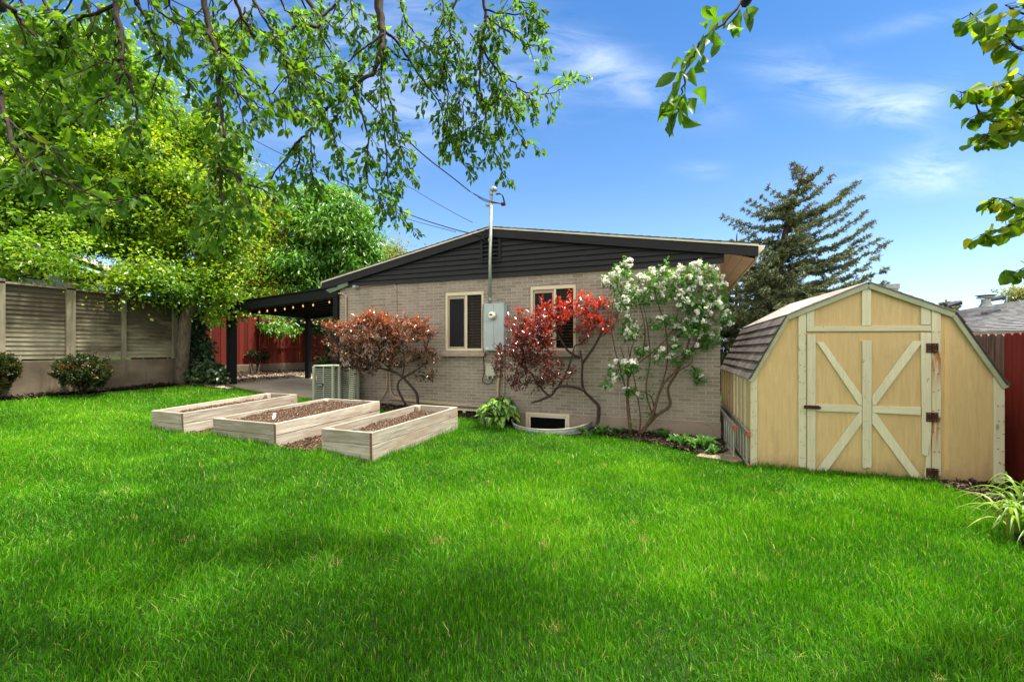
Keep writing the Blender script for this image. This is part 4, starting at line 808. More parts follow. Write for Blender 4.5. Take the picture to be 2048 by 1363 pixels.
def shed_roof(pa, pb, nc, lift=.030):
    """slab plus shingle courses of single tabs between profile points pa (low) and pb (high)"""
    mb = MB(); A, B = Vector((pa[0], 0, pa[1])), Vector((pb[0], 0, pb[1])); d = B - A; nrm = Vector((-d.z, 0, d.x)).normalized(); nrm = nrm if nrm.z > 0 else -nrm
    y0, y1 = SY - .05, SB + .05; ext = d.normalized() * .0
    zl = lambda v, y: v.z + (y - y0) / (y1 - y0) * (LIFT.get(id(pa), 0) + (LIFT.get(id(pb), 0) - LIFT.get(id(pa), 0)) * min(1, max(0, (v.x - A.x) / (B.x - A.x))))
    mb.tint = .1; mb.add([(v.x, y, zl(v, y)) for y in (y0, y1) for v in (A, B, B + nrm * .012, A + nrm * .012)], [(0, 1, 2, 3), (7, 6, 5, 4), (1, 5, 6, 2), (0, 3, 7, 4), (3, 2, 6, 7), (0, 4, 5, 1)])
    for k in range(nc):
        p, q = A + d * (k / nc) - d.normalized() * .012, A + d * min(1.0, (k + 1.1) / nc); y = y0 - .012 - random.random() * .16 * 0; off = (k % 2) * .15 + random.random() * .04
        ys = [y0 - .012] + [v for v in np.arange(y0 + .12 + off - .15, y1, .305) if v > y0 + .04] + [y1]
        for a, b in zip(ys, ys[1:]):
            mb.tint = random.random(); g = .005; lo = nrm * (lift + .004 * random.random()); hi = nrm * .014
            P = [p + lo, q + hi, q + nrm * .010, p + nrm * .012]
            mb.add([(v.x, yy, zl(v, yy)) for yy in (a + g, b - g) for v in P], [(3, 2, 1, 0), (4, 5, 6, 7), (0, 1, 5, 4), (0, 4, 7, 3)])
    return mb
for pa, pb, nc, mt in ((prof[0], prof[1], 7, 'shingle'), (prof[1], prof[2], 8, 'shingle_glare'), (prof[4], prof[3], 7, 'shingle'), (prof[3], prof[2], 8, 'shingle_glare')):
    o = shed_roof(pa, pb, nc, .030 if mt == 'shingle' else .019).build('roof', G[mt], shed); tag(o, 'dark steep lower slope of shingles' if mt == 'shingle' else 'upper slope of shingles, sun glare painted pale')
plain('trim_green', (.33, .35, .235), .7, .3, .12, 8)
# gambrel fascia boards along the front edge
for a, b in zip(prof, prof[1:]):
    mb = MB(); A, B = Vector((a[0], SY - .022, a[1] - .035)), Vector((b[0], SY - .022, b[1] - .035)); mb.rt(); mb.beam(A, B, .042, .062, (0, 0, 1)); mb.build('rake_trim', G['trim_green'], shed, .003)
TY = SY - .001
def board(pts, nm='trim_board', mat='shed_trim', th=.022, par=None):
    mb = MB(); mb.rt(); mb.prism([(p.x, TY, p.z) for p in pts], (0, -th, 0)); return mb.build(nm, G[mat], par or shed, .0035)
Q = lambda *a: [S(x, y) for x, y in a]
def rect(x0, y0, x1, y1): a, b = S(x0, y0), S(x1, y1); return [Vector((a.x, 0, a.z)), Vector((b.x, 0, a.z)), Vector((b.x, 0, b.z)), Vector((a.x, 0, b.z))]
def vboard(x0, x1, zt0, zt1, zb, **k): a, b = S(x0, 700).x, S(x1, 700).x; return board([Vector((a, 0, zt0)), Vector((b, 0, zt1)), Vector((b, 0, zb)), Vector((a, 0, zb))], **k)
def rz(x): # roof underside
    for (x0, z0), (x1, z1) in zip(prof, prof[1:]):
        if x0 <= x <= x1: return z0 + (z1 - z0) * (x - x0) / (x1 - x0)
    return prof[0][1]
def vroof(x0, x1, zb, drop=.07, **k): a, b = S(x0, 700).x, S(x1, 700).x; return vboard(x0, x1, rz(a) - drop, rz(b) - drop, zb, **k)
vroof(1500.5, 1514, SZ + .0, .01); vroof(1985.5, 2007, SZ + .015, .02)
vroof(1596, 1611.5, .09); vroof(1861.5, 1880, .125, mat='shed_trim_rust')
hz0, hz1 = 1.915, 1.985
vroof(1612.5, 1627.5, hz1 + .006); vroof(1723, 1741, hz1 + .006, .0); vroof(1840.5, 1860, hz1 + .006)
board([Vector((S(1612.5, 0).x, 0, hz0 + .012)), Vector((S(1860, 0).x, 0, hz0 - .004)), Vector((S(1860, 0).x, 0, hz1 - .004)), Vector((S(1612.5, 0).x, 0, hz1 + .004))], mat='shed_trim_x', th=.03)
# door
DZ1 = 1.897; dx0, dx1 = S(1612.5, 0).x, S(1860.5, 0).x
mb = MB(); mb.box(dx0, TY - .016, .075, dx1, TY - .0005, DZ1 - .003); door = mb.build('door', G['ply'], shed)
TY = SY - .0185
dk = dict(nm='door_brace', par=door)
vboard(1613, 1629.5, DZ1 - .01, DZ1 - .01, .045, **dk); a = S(1722.5, 0).x; b = S(1741, 0).x
board([Vector((a, 0, 1.795)), Vector((b, 0, 1.795)), Vector((b, 0, .17)), Vector((b - .02, 0, .155)), Vector((b - .045, 0, .165)), Vector((b - .07, 0, .145)), Vector((a, 0, .15))], **dk)
c = S(1839, 0).x; d = S(1859.5, 0).x
board([Vector((c - .004, 0, DZ1 - .006)), Vector((d, 0, DZ1 - .012)), Vector((d, 0, .62)), Vector((d - .035, 0, .36)), Vector((d - .05, 0, .36)), Vector((c + .012, 0, .37)), Vector((c + .006, 0, 1.1))], mat='shed_trim', **dk)
board([Vector((d - .05, 0, .35)), Vector((d - .03, 0, .36)), Vector((d - .006, 0, .60)), Vector((d - .006, 0, .07)), Vector((d - .075, 0, .06)), Vector((d - .06, 0, .2))], mat='shed_trim_rust', **dk)
board(Q((1632, 684), (1646, 684), (1721.5, 790), (1721.5, 809), (1716, 809)), **dk); board(Q((1742, 792), (1822, 682), (1840, 682), (1838, 689), (1749, 809), (1742, 809)), **dk)
board(Q((1630, 807), (1721.5, 810), (1721.5, 824), (1630, 821)), mat='shed_trim_x', **dk); board(Q((1742, 811), (1838.5, 813), (1838.5, 829), (1742, 824)), mat='shed_trim_x', **dk)
board(Q((1632, 938), (1716, 824), (1721.5, 824), (1721.5, 845), (1652, 941), (1645, 944)), **dk); board(Q((1742, 824), (1751, 826), (1842, 955), (1834, 957), (1820, 952), (1742, 846)), **dk)
TY = SY - .042
for zz_ in (1.70, .845, .155):
    mb = MB(); x = S(1861, 0).x; mb.box(x - .062, SY - .050, zz_ - .058, x + .058, SY - .0425, zz_ + .058); hg = mb.build('hinge', G['rust'], door, .003); mb = MB(); mb.tube([(x, SY - .052, zz_ - .058), (x, SY - .052, zz_ + .058)], .008, 8); mb.build('pin', G['rust'], hg)
    mb = MB()
    for sx in (-.045, -.025, .025, .045):
        for sz_ in (-.04, .04): mb.lathe([(.0045, 0), (.003, .003)], (x + sx, SY - .0505, zz_ + sz_), 6, Matrix.Rotation(R(90), 3, 'X'))
    mb.build('screw_heads', G['galv'], hg)
la, lb_ = S(1606, 812), S(1634, 814); mb = MB(); mb.box(la.x, SY - .062, la.z - .024, lb_.x + .01, SY - .045, la.z + .022)
for k in range(4): mb.tube(curve([(la.x + .02, SY - .066, la.z + .01 - .008 * k), ((la.x + lb_.x) / 2, SY - .078, la.z + .018 - .011 * k), (lb_.x + .025, SY - .066, la.z + .008 - .008 * k)], 4), .006, 5)
mb.build('latch', G['rust'], door)
mb = MB()                                               # nail heads of the trim boards
for (x, zlist) in ((S(1604, 0).x, np.arange(.2, 1.9, .21)), (S(1870, 0).x, np.arange(.2, 1.9, .24)), (S(1621, 0).x, np.arange(.2, 1.9, .3)), (S(1731, 0).x, np.arange(.25, 1.75, .26)), (S(1998, 0).x, np.arange(.15, 1.1, .17)), (S(1507, 0).x, np.arange(.15, 1.2, .2))):
    for z in zlist:
        for dx in (-.022, .022): xx, zz_ = x + dx + random.uniform(-.008, .008), z + random.uniform(-.03, .03); mb.box(xx - .0028, SY - .0445, zz_ - .0028, xx + .0028, SY - .0215, zz_ + .0028)
mb.build('nail_heads', G['rust'], shed)
mb = MB()                                               # pale strip of filler down the right panel
xs_ = S(1893, 0).x; mb.prism([(xs_ - .02 + .005 * sin(k * 2.1), SY - .0005, .2 + k * .12) for k in range(16)] + [(xs_ + .022 + .006 * sin(k * 1.7), SY - .0005, .2 + k * .12) for k in range(15, -1, -1)], (0, -.002, 0)); mb.build('filler_strip', plain('filler', (.62, .43, .19), .8, .2, .05, 6), shed)
# ladder along the shed's dark side
lad = thing('extension_ladder', 'aluminium extension ladder lying on edge between the house and the shed', 'ladder', (.13, -1.6, .05))
for i, (x, y0, y1, za, zb_) in enumerate(((.205, -1.72, 2.3, .055, .515), (.075, -1.40, 2.4, .075, .535))):
    for z in (za, zb_):
        s_ = MB(); s_.prism([(x + q, y0, z + w_) for q, w_ in ((.018, .032), (-.018, .032), (-.018, -.032), (.018, -.032), (.018, -.027), (-.012, -.027), (-.012, .027), (.018, .027))], (0, y1 - y0, 0)); rl = s_.build('rail', G['alu'], lad)
        c_ = MB(); c_.box(x - .024, y0 - .03, z - .036, x + .024, y0 + .03, z + .036); c_.build('rail_cap', G['redtip'], rl, .005)
    y = y0 + .16
    while y < y1: r_ = MB(); r_.tube([(x, y, za), (x, y, zb_)], .016, 8); r_.build('rung', G['alu'], lad); y += .30
pv = thing('paving_stone', 'flat sandstone paving piece at the foot of the ladder', 'paving stone', (0, -1.1, .05)); mb = MB(); pp = P2([(1392, 914), (1430, 894), (1452, 893), (1486, 925), (1470, 928), (1440, 922)]); mb.prism([(x, y, .0) for x, y in pp], (0, 0, .095)); mb.build('slab', G['paver'], pv, .01)
# ---------------------------------------------------------------- fences and walls
FX = -13.2
cw = MB(); cw.box(FX - .25, -9, -.2, FX, -.55, 1.46); o = cw.build('concrete_wall', G['concrete'], bevel=.02, loc=(FX, -4.5, .6)); tag(o, 'stained low concrete retaining wall under the grey plank fence', 'wall')
fn = thing('plank_fence', 'tall weathered fence of horizontal grey boards on the concrete wall', 'fence', (FX - .1, -4, 1.46))
posts = [(-3.975, .10, 3.10), (-2.92, .16, 3.17), (-1.93, .09, 3.10), (-.78, .12, 3.0), (-6.0, .16, 3.15), (-8.0, .1, 3.1)]
for y, wd, zt_ in posts: mb = MB(); mb.rt(); mb.box(FX - .12, y - wd / 2, 1.47, FX - .02, y + wd / 2, zt_); mb.build('fence_post', G['fence_post'], fn, .005)
ys = sorted(p[0] for p in posts); ys = [-9.0] + ys
for a, b in zip(ys, ys[1:]):
    mb = MB(); z = 1.50; k = 0
    while z < 3.0: mb.rt(); hgt = .089; t0 = random.uniform(-.003, .003); mb.prism([(FX - .1, a + .02, z), (FX - .066 + t0, a + .02, z), (FX - .086 + t0, a + .02, z + hgt + .004), (FX - .1, a + .02, z + hgt + .004)], (0, b - a - .04, 0)); z += hgt + .003; k += 1
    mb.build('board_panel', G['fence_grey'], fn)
    mb = MB(); mb.box(FX - .13, a, 3.01, FX - .02, b, 3.045); mb.build('cap_rail', G['fence_post'], fn)
RP = [Vector((-14.62, .72, .86)), Vector((-13.65, 5.36, .92)), Vector((-13.0, 8.5, .95))]
def along(s):
    L0 = (RP[1] - RP[0]).length
    return RP[0] + (RP[1] - RP[0]) * (s / L0) if s < L0 else RP[1] + (RP[2] - RP[1]) * ((s - L0) / (RP[2] - RP[1]).length)
rf_ = thing('red_fence', 'dark red vertical picket fence behind the patio cover', 'fence', RP[0]); kb = MB()
for a, b in ((RP[0], RP[1]), (RP[1], RP[2])): kb.beam(a + Vector((-.1, 0, .02)), b + Vector((-.1, 0, .02)), .22, .62)
tag(kb.build('concrete_kerb', G['concrete'], bevel=.015, loc=RP[0]), 'low pale concrete kerb wall under the red picket fence', 'wall')
tot_ = (RP[1] - RP[0]).length + (RP[2] - RP[1]).length; s = -1.5; groups = []; sec = 0
while s < tot_:
    mb = MB(); e = s + 1.6
    while s < min(e, tot_):
        wd = .125 + random.random() * .02; p = along(max(s, 0)) if s > 0 else RP[0] + (RP[0] - RP[1]).normalized() * -s; d = (RP[1] - RP[0]).normalized(); sd = Vector((d.y, -d.x, 0)) * random.uniform(-.012, .012); mb.rt()
        z0 = p.z + .33; z1 = z0 + 1.66 + random.uniform(-.02, .02) - .03 * (sec % 2) - (.10 if sec == 2 else 0); M = p + sd - Vector((.1, 0, 0)); lean = random.uniform(-.012, .012)
        mb.beam((M.x, M.y, z0), (M.x + d.x * lean, M.y + d.y * lean, z1), .02, wd, (d.x, d.y, 0)) ; s += wd + (.003 if random.random() < .86 else .014)
    mb.build('picket_panel', G['red_fence'], rf_)
    a, b = along(max(min(e - 1.6, tot_), 0)), along(min(e, tot_ - .01)); mb = MB(); mb.rt()
    if sec in (2, 3): mb.beam(a + Vector((-.06, 0, .92)), b + Vector((-.06, 0, .92)), .04, .09); mb.build('rail', G['red_fence'], rf_); mb = MB(); mb.rt(); mb.beam(a + Vector((-.06, 0, 1.85)), b + Vector((-.06, 0, 1.85)), .04, .09); mb.build('rail', G['red_fence'], rf_)
    mb = MB(); mb.rt(); mb.beam(a + Vector((-.05, 0, .33)), a + Vector((-.05, 0, 2.0)), .1, .1, (1, 0, 0)); mb.build('fence_post', G['red_fence'], rf_); sec += 1
of = thing('picket_fence', 'weathered brown picket fence with a red repainted end beside the shed', 'fence', (3.2, -1, 0)); y = -4.6; mb = MB(); mbr = MB(); k = 0
while y < 9:
    wd = .138; red = y < -1.22; q = mbr if red else mb
    q.tint = .9 if red else .3 + .3 * random.random(); x = 3.16 + random.uniform(-.004, .004); zt_ = 1.885 + random.uniform(-.008, .008); q.prism([(x, y, .04), (x, y + wd, .04), (x, y + wd, zt_ - .03), (x, y + wd - .03, zt_), (x, y + .03, zt_), (x, y, zt_ - .03)], (.02, 0, 0)); y += wd + .006
mb.build('brown_pickets', G['old_fence'], of); mbr.build('red_pickets', G['old_fence'], of)
for z in (.35, 1.55): mb = MB(); mb.box(3.182, -4.6, z, 3.22, 9, z + .09); mb.build('rail', G['old_fence'], of)
bt_ = MB(); bt_.box(3.1, -4.6, -.02, 3.158, -1.2, .075); bt_.build('base_board', G['fence_post'], of)
# ---------------------------------------------------------------- neighbours
nb = thing('neighbour_house', 'neighbouring grey-roofed house beyond the brown fence on the right', 'house', px(2000, 700, 14))
A, B, Cc, Dd = px(1868, 628, 17.5), px(2200, 576, 15.5), px(1880, 664, 13.0), px(2260, 660, 10.5)
E1, E2 = A + (A - Cc) + Vector((0, 0, -2 * (A.z - Cc.z))), B + (B - Dd) + Vector((0, 0, -2 * (B.z - Dd.z)))
mb = MB(); n = 22
for k in range(n):
    t0, t1 = k / n, (k + 1) / n; m_ = 24
    for i in range(m_):
        mb.tint = random.random(); f = lambda u, t: (Cc + (Dd - Cc) * u) + ((A + (B - A) * u) - (Cc + (Dd - Cc) * u)) * t
        p = [f(i / m_, t0), f((i + 1) / m_, t0), f((i + 1) / m_, t1), f(i / m_, t1)]; up_ = Vector((0, 0, .03)); mb.quad(p[0] + up_, p[1] + up_, p[2] + Vector((0, 0, .002)), p[3] + Vector((0, 0, .002)))
        mb.quad(p[0], p[1], p[1] + up_, p[0] + up_)
mb.quad(A, B, E2, E1); mb.build('roof', G['shingle_grey'], nb)
mb = MB(); mb.quad(Cc, Dd, Vector((Dd.x, Dd.y, -.2)), Vector((Cc.x, Cc.y, -.2))); mb.quad(E1, E2, Vector((E2.x, E2.y, -.2)), Vector((E1.x, E1.y, -.2))); mb.add([Cc, A, E1, Vector((E1.x, E1.y, -.2)), Vector((Cc.x, Cc.y, -.2))], [(0, 1, 2, 3, 4)]); mb.add([Dd, B, E2, Vector((E2.x, E2.y, -.2)), Vector((Dd.x, Dd.y, -.2))], [(0, 1, 2, 3, 4)]); mb.build('wall', G['foundation'], nb)
def rv(x0, y0, x1, y1, x2, y2, nm='roof_vent', Yv=15.5):
    a, b, c = px(x0, y0, Yv), px(x1, y1, Yv), px(x2, y2, Yv); back = (A - Cc).normalized() * .55; mb = MB(); h_ = Vector((0, 0, .12)); mb.add([a, b, b + h_, a + h_ * .5, a + back, b + back, b + back + h_, a + back + h_], [(0, 1, 2, 3), (3, 2, 6, 7), (1, 5, 6, 2), (0, 3, 7, 4), (4, 7, 6, 5)]); mb.build(nm, G['wire'], nb, .01)
rv(1896, 614, 1925, 609, 0, 0); rv(1974, 604, 2012, 598, 0, 0, Yv=15)
tv = px(1972, 604, 15); mb = MB(); mb.lathe([(.20, -.18), (.12, -.02), (.12, .10)], tv, 12); mb.lathe([(.26, .12), (.24, .15)], tv + Vector((0, 0, .02)), 12); mb.lathe([(.16, .17), (.28, .24), (.10, .26)], tv, 12); mb.build('turbine_vent', G['galv'], nb)
ch = px(1781, 576, 16); fl_ = thing('vent_pipe', 'square metal flue cap showing above the shed roof', 'flue', ch); mb = MB(); mb.box(ch.x - .17, ch.y - .17, ch.z - .9, ch.x + .17, ch.y + .17, ch.z - .06); mb.build('flue', G['galv'], fl_); mb = MB(); mb.box(ch.x - .2, ch.y - .2, ch.z - .05, ch.x + .2, ch.y + .2, ch.z + .13); mb.box(ch.x - .06, ch.y - .203, ch.z - .02, ch.x + .06, ch.y - .2, ch.z + .1); mb.build('cap', G['galv'], fl_)
n2 = thing('neighbour_house', 'neighbour house with a white eave behind the plank fence', 'house', px(140, 600, 15))
a, b = px(60, 486, 12.6), px(262, 552, 18.5); b.z = a.z; side = Vector((-(b - a).y, (b - a).x, 0)).normalized(); side = side if (side.x * -ST + side.y * CT) > 0 or side.x < 0 else -side
mb = MB(); mb.beam(a, b, .5, .16); mb.build('eave', G['white_vinyl'], n2); ri = side * 5 + Vector((0, 0, 1.3)); mb = MB(); mb.quad(a + Vector((0, 0, .09)), b + Vector((0, 0, .09)), b + ri, a + ri); mb.build('roof', G['shingle_grey'], n2)
ws = side * .5; mb = MB(); mb.quad(a + ws - Vector((0, 0, .08)), b + ws - Vector((0, 0, .08)), b + ws - Vector((0, 0, 4.6)), a + ws - Vector((0, 0, 4.6))); mb.quad(b + ws - Vector((0, 0, .08)), b + ws + side * 4 - Vector((0, 0, .08)), b + ws + side * 4 - Vector((0, 0, 4.6)), b + ws - Vector((0, 0, 4.6))); mb.build('wall', plain('dark_siding', (.05, .022, .018), .8, .2, .2, 4), n2)
for u in (.35, .8):
    p = a + (b - a) * u + ws - side * .03; d = (b - a).normalized(); mb = MB(); mb.beam(p - Vector((0, 0, .5)), p - Vector((0, 0, 1.7)), .9, .05, side); wo = mb.build('window', G['white_vinyl'], n2); mb = MB(); mb.beam(p - side * .03 - Vector((0, 0, .58)), p - side * .03 - Vector((0, 0, 1.62)), .76, .02, side); mb.build('pane', G['glass'], wo)
dr = thing('deck_railing', 'white deck railing just over the top of the plank fence', 'railing', px(80, 600, 11.5)); p0, p1 = px(40, 566, 11.3), px(150, 572, 12.6); p1.z = p0.z; mb = MB(); mb.beam(p0 + Vector((0, 0, .12)), p1 + Vector((0, 0, .12)), .07, .05); mb.beam(p0 - Vector((0, 0, .8)), p1 - Vector((0, 0, .8)), .07, .05)
for k in range(22): q = p0 + (p1 - p0) * (k / 21); mb.box(q.x - .02, q.y - .02, q.z - .8, q.x + .02, q.y + .02, q.z + .1)
mb.build('balusters', G['white_vinyl'], dr)

# ---------------------------------------------------------------- background trees
E_ = lambda x, y, Y, rx, rz, ry=None: (px(x, y, Y), (rx, ry or rx, rz))
g0 = gp(361, 768)
tree('shade_tree', 'leafy green shade tree with a leaning trunk at the corner of the plank fence', 'tree', [Vector((g0.x, g0.y, g0.z - .1)), px(366, 700, 11.35), px(371, 640, 11.35), px(382, 608, 11.3), px(392, 560, 11.4), px(396, 500, 11.6)], [.17, .15, .14, .13, .10, .05],
     [E_(395, 430, 11.6, 1.35, 1.3), E_(310, 360, 11.6, 1.5, 1.2), E_(440, 500, 12, .65, 1.0), E_(340, 560, 10.9, 1.15, .55), E_(425, 330, 12.2, 1.0, .95), E_(380, 270, 12.4, 1.2, .6), E_(420, 600, 11.6, .65, .45), E_(250, 470, 11.2, 1.0, 1.0), E_(440, 640, 11.6, .28, .3), E_(330, 460, 12, 1.4, 1.2)], 400, 210, .09, 'leaf_shade', gaps=((170, 522, 50, 24), (560, 330, 30, 60), (250, 250, 40, 30)), spread=.25, seed=3, rmax=.075, wid=.62, rt=.007)
tree('shade_tree', 'dense green tree leaning over the left end of the plank fence', 'tree', [px(-5, 760, 12.2), px(2, 560, 12.0), px(12, 450, 11.7), px(60, 380, 11.5), px(120, 320, 11.5)], [.24, .22, .2, .15, .06],
     [E_(90, 380, 11, 1.7, 1.5), E_(190, 260, 11.4, 1.7, 1.1), E_(40, 515, 9.9, 1.3, .45), E_(160, 520, 9.9, 1.1, .5), E_(50, 230, 10.8, 1.6, 1.2), E_(230, 560, 10.0, .75, .4), E_(190, 430, 10.6, 1.1, .9), E_(290, 220, 12.0, 1.0, .6), E_(-40, 400, 10, 1.2, 1.6), E_(240, 150, 11.6, 1.2, .7), E_(120, 300, 12.4, 1.9, 1.5), E_(60, 120, 11.4, 1.6, 1.0), E_(170, 120, 12, 1.5, .9), E_(-20, 200, 10.5, 1.2, 1.2), E_(150, 450, 12.4, 1.6, 1.0)], 520, 200, .09, 'leaf_far_left', 'bark_dark', gaps=((170, 522, 50, 24), (240, 500, 30, 25), (90, 440, 30, 22), (250, 250, 40, 30)), spread=.25, seed=5, rmax=.15, wid=.66, rt=.008)
tree('yellow_tree', 'yellow-green feathery tree behind the red fence, left of the patio cover', 'tree', [px(500, 735, 19), px(506, 600, 18.6), px(515, 500, 18.4)], [.16, .12, .05],
     [E_(520, 470, 18.4, 1.25, 1.9), E_(480, 560, 17.4, 1.1, 1.1), E_(545, 540, 18.0, 1.0, 1.2), E_(460, 480, 18, 1.1, 1.3), E_(530, 420, 18.4, .9, .8), E_(455, 600, 17, .9, .6), E_(545, 460, 18, .7, 1.1), E_(560, 590, 17.5, .9, .5)], 330, 170, .11, 'leaf_yellow', spread=.34, droop=.5, seed=8, wid=.45, group='trees beyond the red fence')
tree('cherry_tree', 'bright green rounded cherry tree rising above the patio cover', 'tree', [px(655, 740, 19.5), px(662, 620, 19.2), px(668, 540, 19), px(680, 470, 19)], [.22, .18, .13, .06],
     [E_(665, 455, 19, 1.7, 1.5), E_(625, 540, 18.8, 1.7, 1.1), E_(720, 530, 19.2, 1.2, .9), E_(615, 425, 19, .75, .8), E_(700, 420, 19, .75, .7), E_(650, 395, 19, .55, .55), E_(742, 478, 19.2, .6, .5), E_(590, 590, 18, 1.6, .5), E_(740, 560, 19, 1.0, .5), E_(670, 500, 19.8, 1.8, 1.3)], 330, 150, .20, 'leaf_cherry', 'bark_dark', spread=.36, droop=.75, seed=11, wid=.32, rmax=.12, group='trees beyond the red fence')
tree('pale_tree', 'pale distant tree peeping over the left roof slope', 'tree', [px(790, 700, 27), px(792, 560, 27), px(795, 510, 27)], [.2, .12, .05], [E_(790, 505, 27, .9, .65), E_(760, 530, 27, 1.4, .7)], 60, 110, .15, 'leaf_pale', spread=.32, seed=14)
tree('pale_tree', 'yellowish shrub-like tree behind the grey neighbour roof at the right edge', 'tree', [px(2040, 720, 22), px(2040, 620, 22)], [.15, .06], [E_(2035, 592, 22, .55, .4), E_(2070, 590, 22, .8, .6)], 45, 90, .12, 'leaf_pale', spread=.22, seed=15)
tree('vine_tree', 'dark ivy-wrapped tree standing behind the house end of the patio cover', 'tree', [gp(661, 742) + Vector((0, 0, -.1)), px(660, 700, 16.5), px(657, 650, 16.5), px(650, 615, 16.8)], [.2, .17, .14, .08],
     [E_(655, 652, 16.4, .8, .22, .5), E_(600, 648, 16.6, .6, .22, .5), E_(630, 640, 16.8, .9, .25), E_(662, 700, 16.4, .15, .7, .2)], 80, 120, .10, 'leaf_ivy', 'bark_dark', spread=.16, seed=16, wid=.7)
tree('overhanging_branch', 'drooping leafy bough hanging in front of the red fence under the patio cover', 'branch', [px(470, 600, 15.6), px(500, 628, 15.5), px(530, 640, 15.4), px(560, 655, 15.3)], [.03, .025, .02, .01], [E_(505, 640, 15.4, .4, .22), E_(565, 655, 15.3, .5, .16), E_(535, 650, 15.3, .3, .2)], 22, 40, .16, 'leaf_cherry', 'bark_dark', spread=.16, droop=.8, seed=18, wid=.36)

# ---------------------------------------------------------------- spruces
def spruce(label, YT, trunk, tips, seed, nrand=60, dens=1.0, size=.13, tr=(.20, .10, .012), group=None, hmin=2.0, rl=(1.8, .25)):
    r = np.random.default_rng(seed); tk = curve([px(x, y, YT) for x, y in trunk], 6); t = thing('spruce_tree', label, 'tree', tk[0], group); mb = MB(); rr = np.interp(np.linspace(0, 1, len(tk)), [0, .5, 1], tr); mb.tube(tk, rr, 9)
    A = np.array([tuple(p) for p in tk]); P, D, T = [], [], []
    lines = []
    for (x, y, dY, rise) in tips:
        e = np.array(tuple(px(x, y, YT + dY))); Ln = np.linalg.norm(e[:2] - A[np.argmin(abs(A[:, 2] - e[2])), :2]); k = np.argmin(abs(A[:, 2] - (e[2] - Ln * rise))); lines.append((A[k], e))
    ztop, zbot = A[-1, 2], A[0, 2]
    for q in range(nrand):
        z = hmin + (ztop - hmin - .3) * (1 - sqrt(r.random())) ; k = np.argmin(abs(A[:, 2] - z)); a = r.random() * 2 * pi; f = 1 - (z - hmin) / (ztop - hmin); Ln = (rl[1] + rl[0] * f ** .8) * (.6 + .5 * r.random())
        lines.append((A[k], A[k] + np.array([cos(a) * Ln, sin(a) * Ln, Ln * (.15 + .25 * r.random())])))
    for (a, e) in lines:
        L_ = np.linalg.norm(e - a); n = max(6, int(L_ / .16)); sag = -.10 * L_
        pts = [a + (e - a) * u + np.array([0, 0, sag * 4 * u * (1 - u)]) + r.normal(0, .012 * L_, 3) * u for u in np.linspace(0, 1, n)]
        mb.tube(pts, np.linspace(.014 + .012 * L_, .006, n), 5, False)
        d = (e - a) / L_; side = np.cross(d, [0, 0, 1]); side /= np.linalg.norm(side)
        for i in range(1, n):
            u = i / (n - 1); reach = (.10 + .34 * (1 - u) * min(1, L_ / 2)) * (.5 + r.random()) if u > .12 else 0
            for sg in (-1, 1):
                if r.random() > .93 * dens: continue
                tw = d * .5 + side * sg * (.75 + .3 * r.random()) + np.array([0, 0, r.normal(-.12, .25)]); tw /= np.linalg.norm(tw); m = max(2, int(reach / .05))
                for k in range(m + 1):
                    c = pts[i] + tw * reach * k / m; q = 7 if k < m else 9
                    P += [c + r.normal(0, .016, 3) for _ in range(q)]; D += [tw * .8 + r.normal(0, .65, 3) for _ in range(q)]; b = .25 + .35 * r.random(); T += list(b + .3 * r.random(q) - (.1 if k < m else 0))
            if u > .55:
                for _ in range(8): P.append(pts[i] + r.normal(0, .02, 3)); D.append(d * .7 + r.normal(0, .6, 3)); T.append(.3 + .5 * r.random())
    P = np.array(P); T = np.array(T); br = (P[:, 2] > ztop - .9) & (r.random(len(P)) < .28); T[br] = .98; T[~br] = np.minimum(T[~br], .9)
    mb.build('trunk', G['bark_dark'], t, smooth=True); leaves('needles', P, D, size * (.6 + .7 * r.random(len(P))), size * .25, 'needle', t, tint=T, r=r); print('spruce', len(P))
tipsR = [(1664, 351, 0, .9), (1713, 366, .3, .55), (1640, 340, -.3, .9), (1721, 392, -.2, .5), (1690, 380, .5, .6), (1743, 445, .2, .4), (1728, 425, -.5, .45), (1747, 480, -.4, .35), (1735, 470, .6, .35), (1770, 487, .1, .3), (1755, 515, .7, .28), (1773, 536, -.2, .25), (1767, 565, .3, .18), (1740, 550, -.8, .2), (1750, 585, .6, .1), (1700, 500, -.9, .35), (1690, 430, -.8, .4), (1715, 600, .4, .1), (1670, 560, -1.2, .2), (1700, 530, 1.2, .3)]
tipsL = [(1586, 330, 0, 1.2), (1598, 336, .3, 1.2), (1540, 375, .2, .6), (1502, 400, -.2, .4), (1525, 395, .6, .5), (1447, 432, 0, .15), (1490, 420, .7, .3), (1487, 460, -.3, .15), (1500, 480, .6, .15), (1480, 520, .2, .0), (1460, 545, -.2, -.1), (1450, 580, .3, -.15), (1455, 610, -.3, -.2), (1480, 600, .6, -.15), (1500, 560, -.8, -.05), (1440, 630, 0, -.25), (1490, 640, -.6, -.2), (1520, 620, -.9, -.1)]
spruce('big wind-swept blue-green spruce behind the shed roof', 17, [(1553, 720), (1556, 600), (1560, 520), (1575, 450), (1590, 400), (1605, 350), (1616, 332)], tipsR + tipsL, 2, nrand=150)
spruce('small spruce top just above the right roof edge by the bigger spruce', 24, [(1473, 640), (1472, 520), (1474, 466)], [(1486, 480, 0, .2), (1463, 482, 0, .2)], 4, nrand=26, tr=(.08, .06, .02), rl=(.8, .12), hmin=5)
spruce('distant spruce tip between the shed and the grey roof', 30, [(1892, 660), (1892, 620), (1892, 598)], [(1899, 606, 0, .2), (1885, 607, 0, .2)], 6, nrand=30, tr=(.1, .08, .03), rl=(.9, .15), hmin=3.6, size=.18)

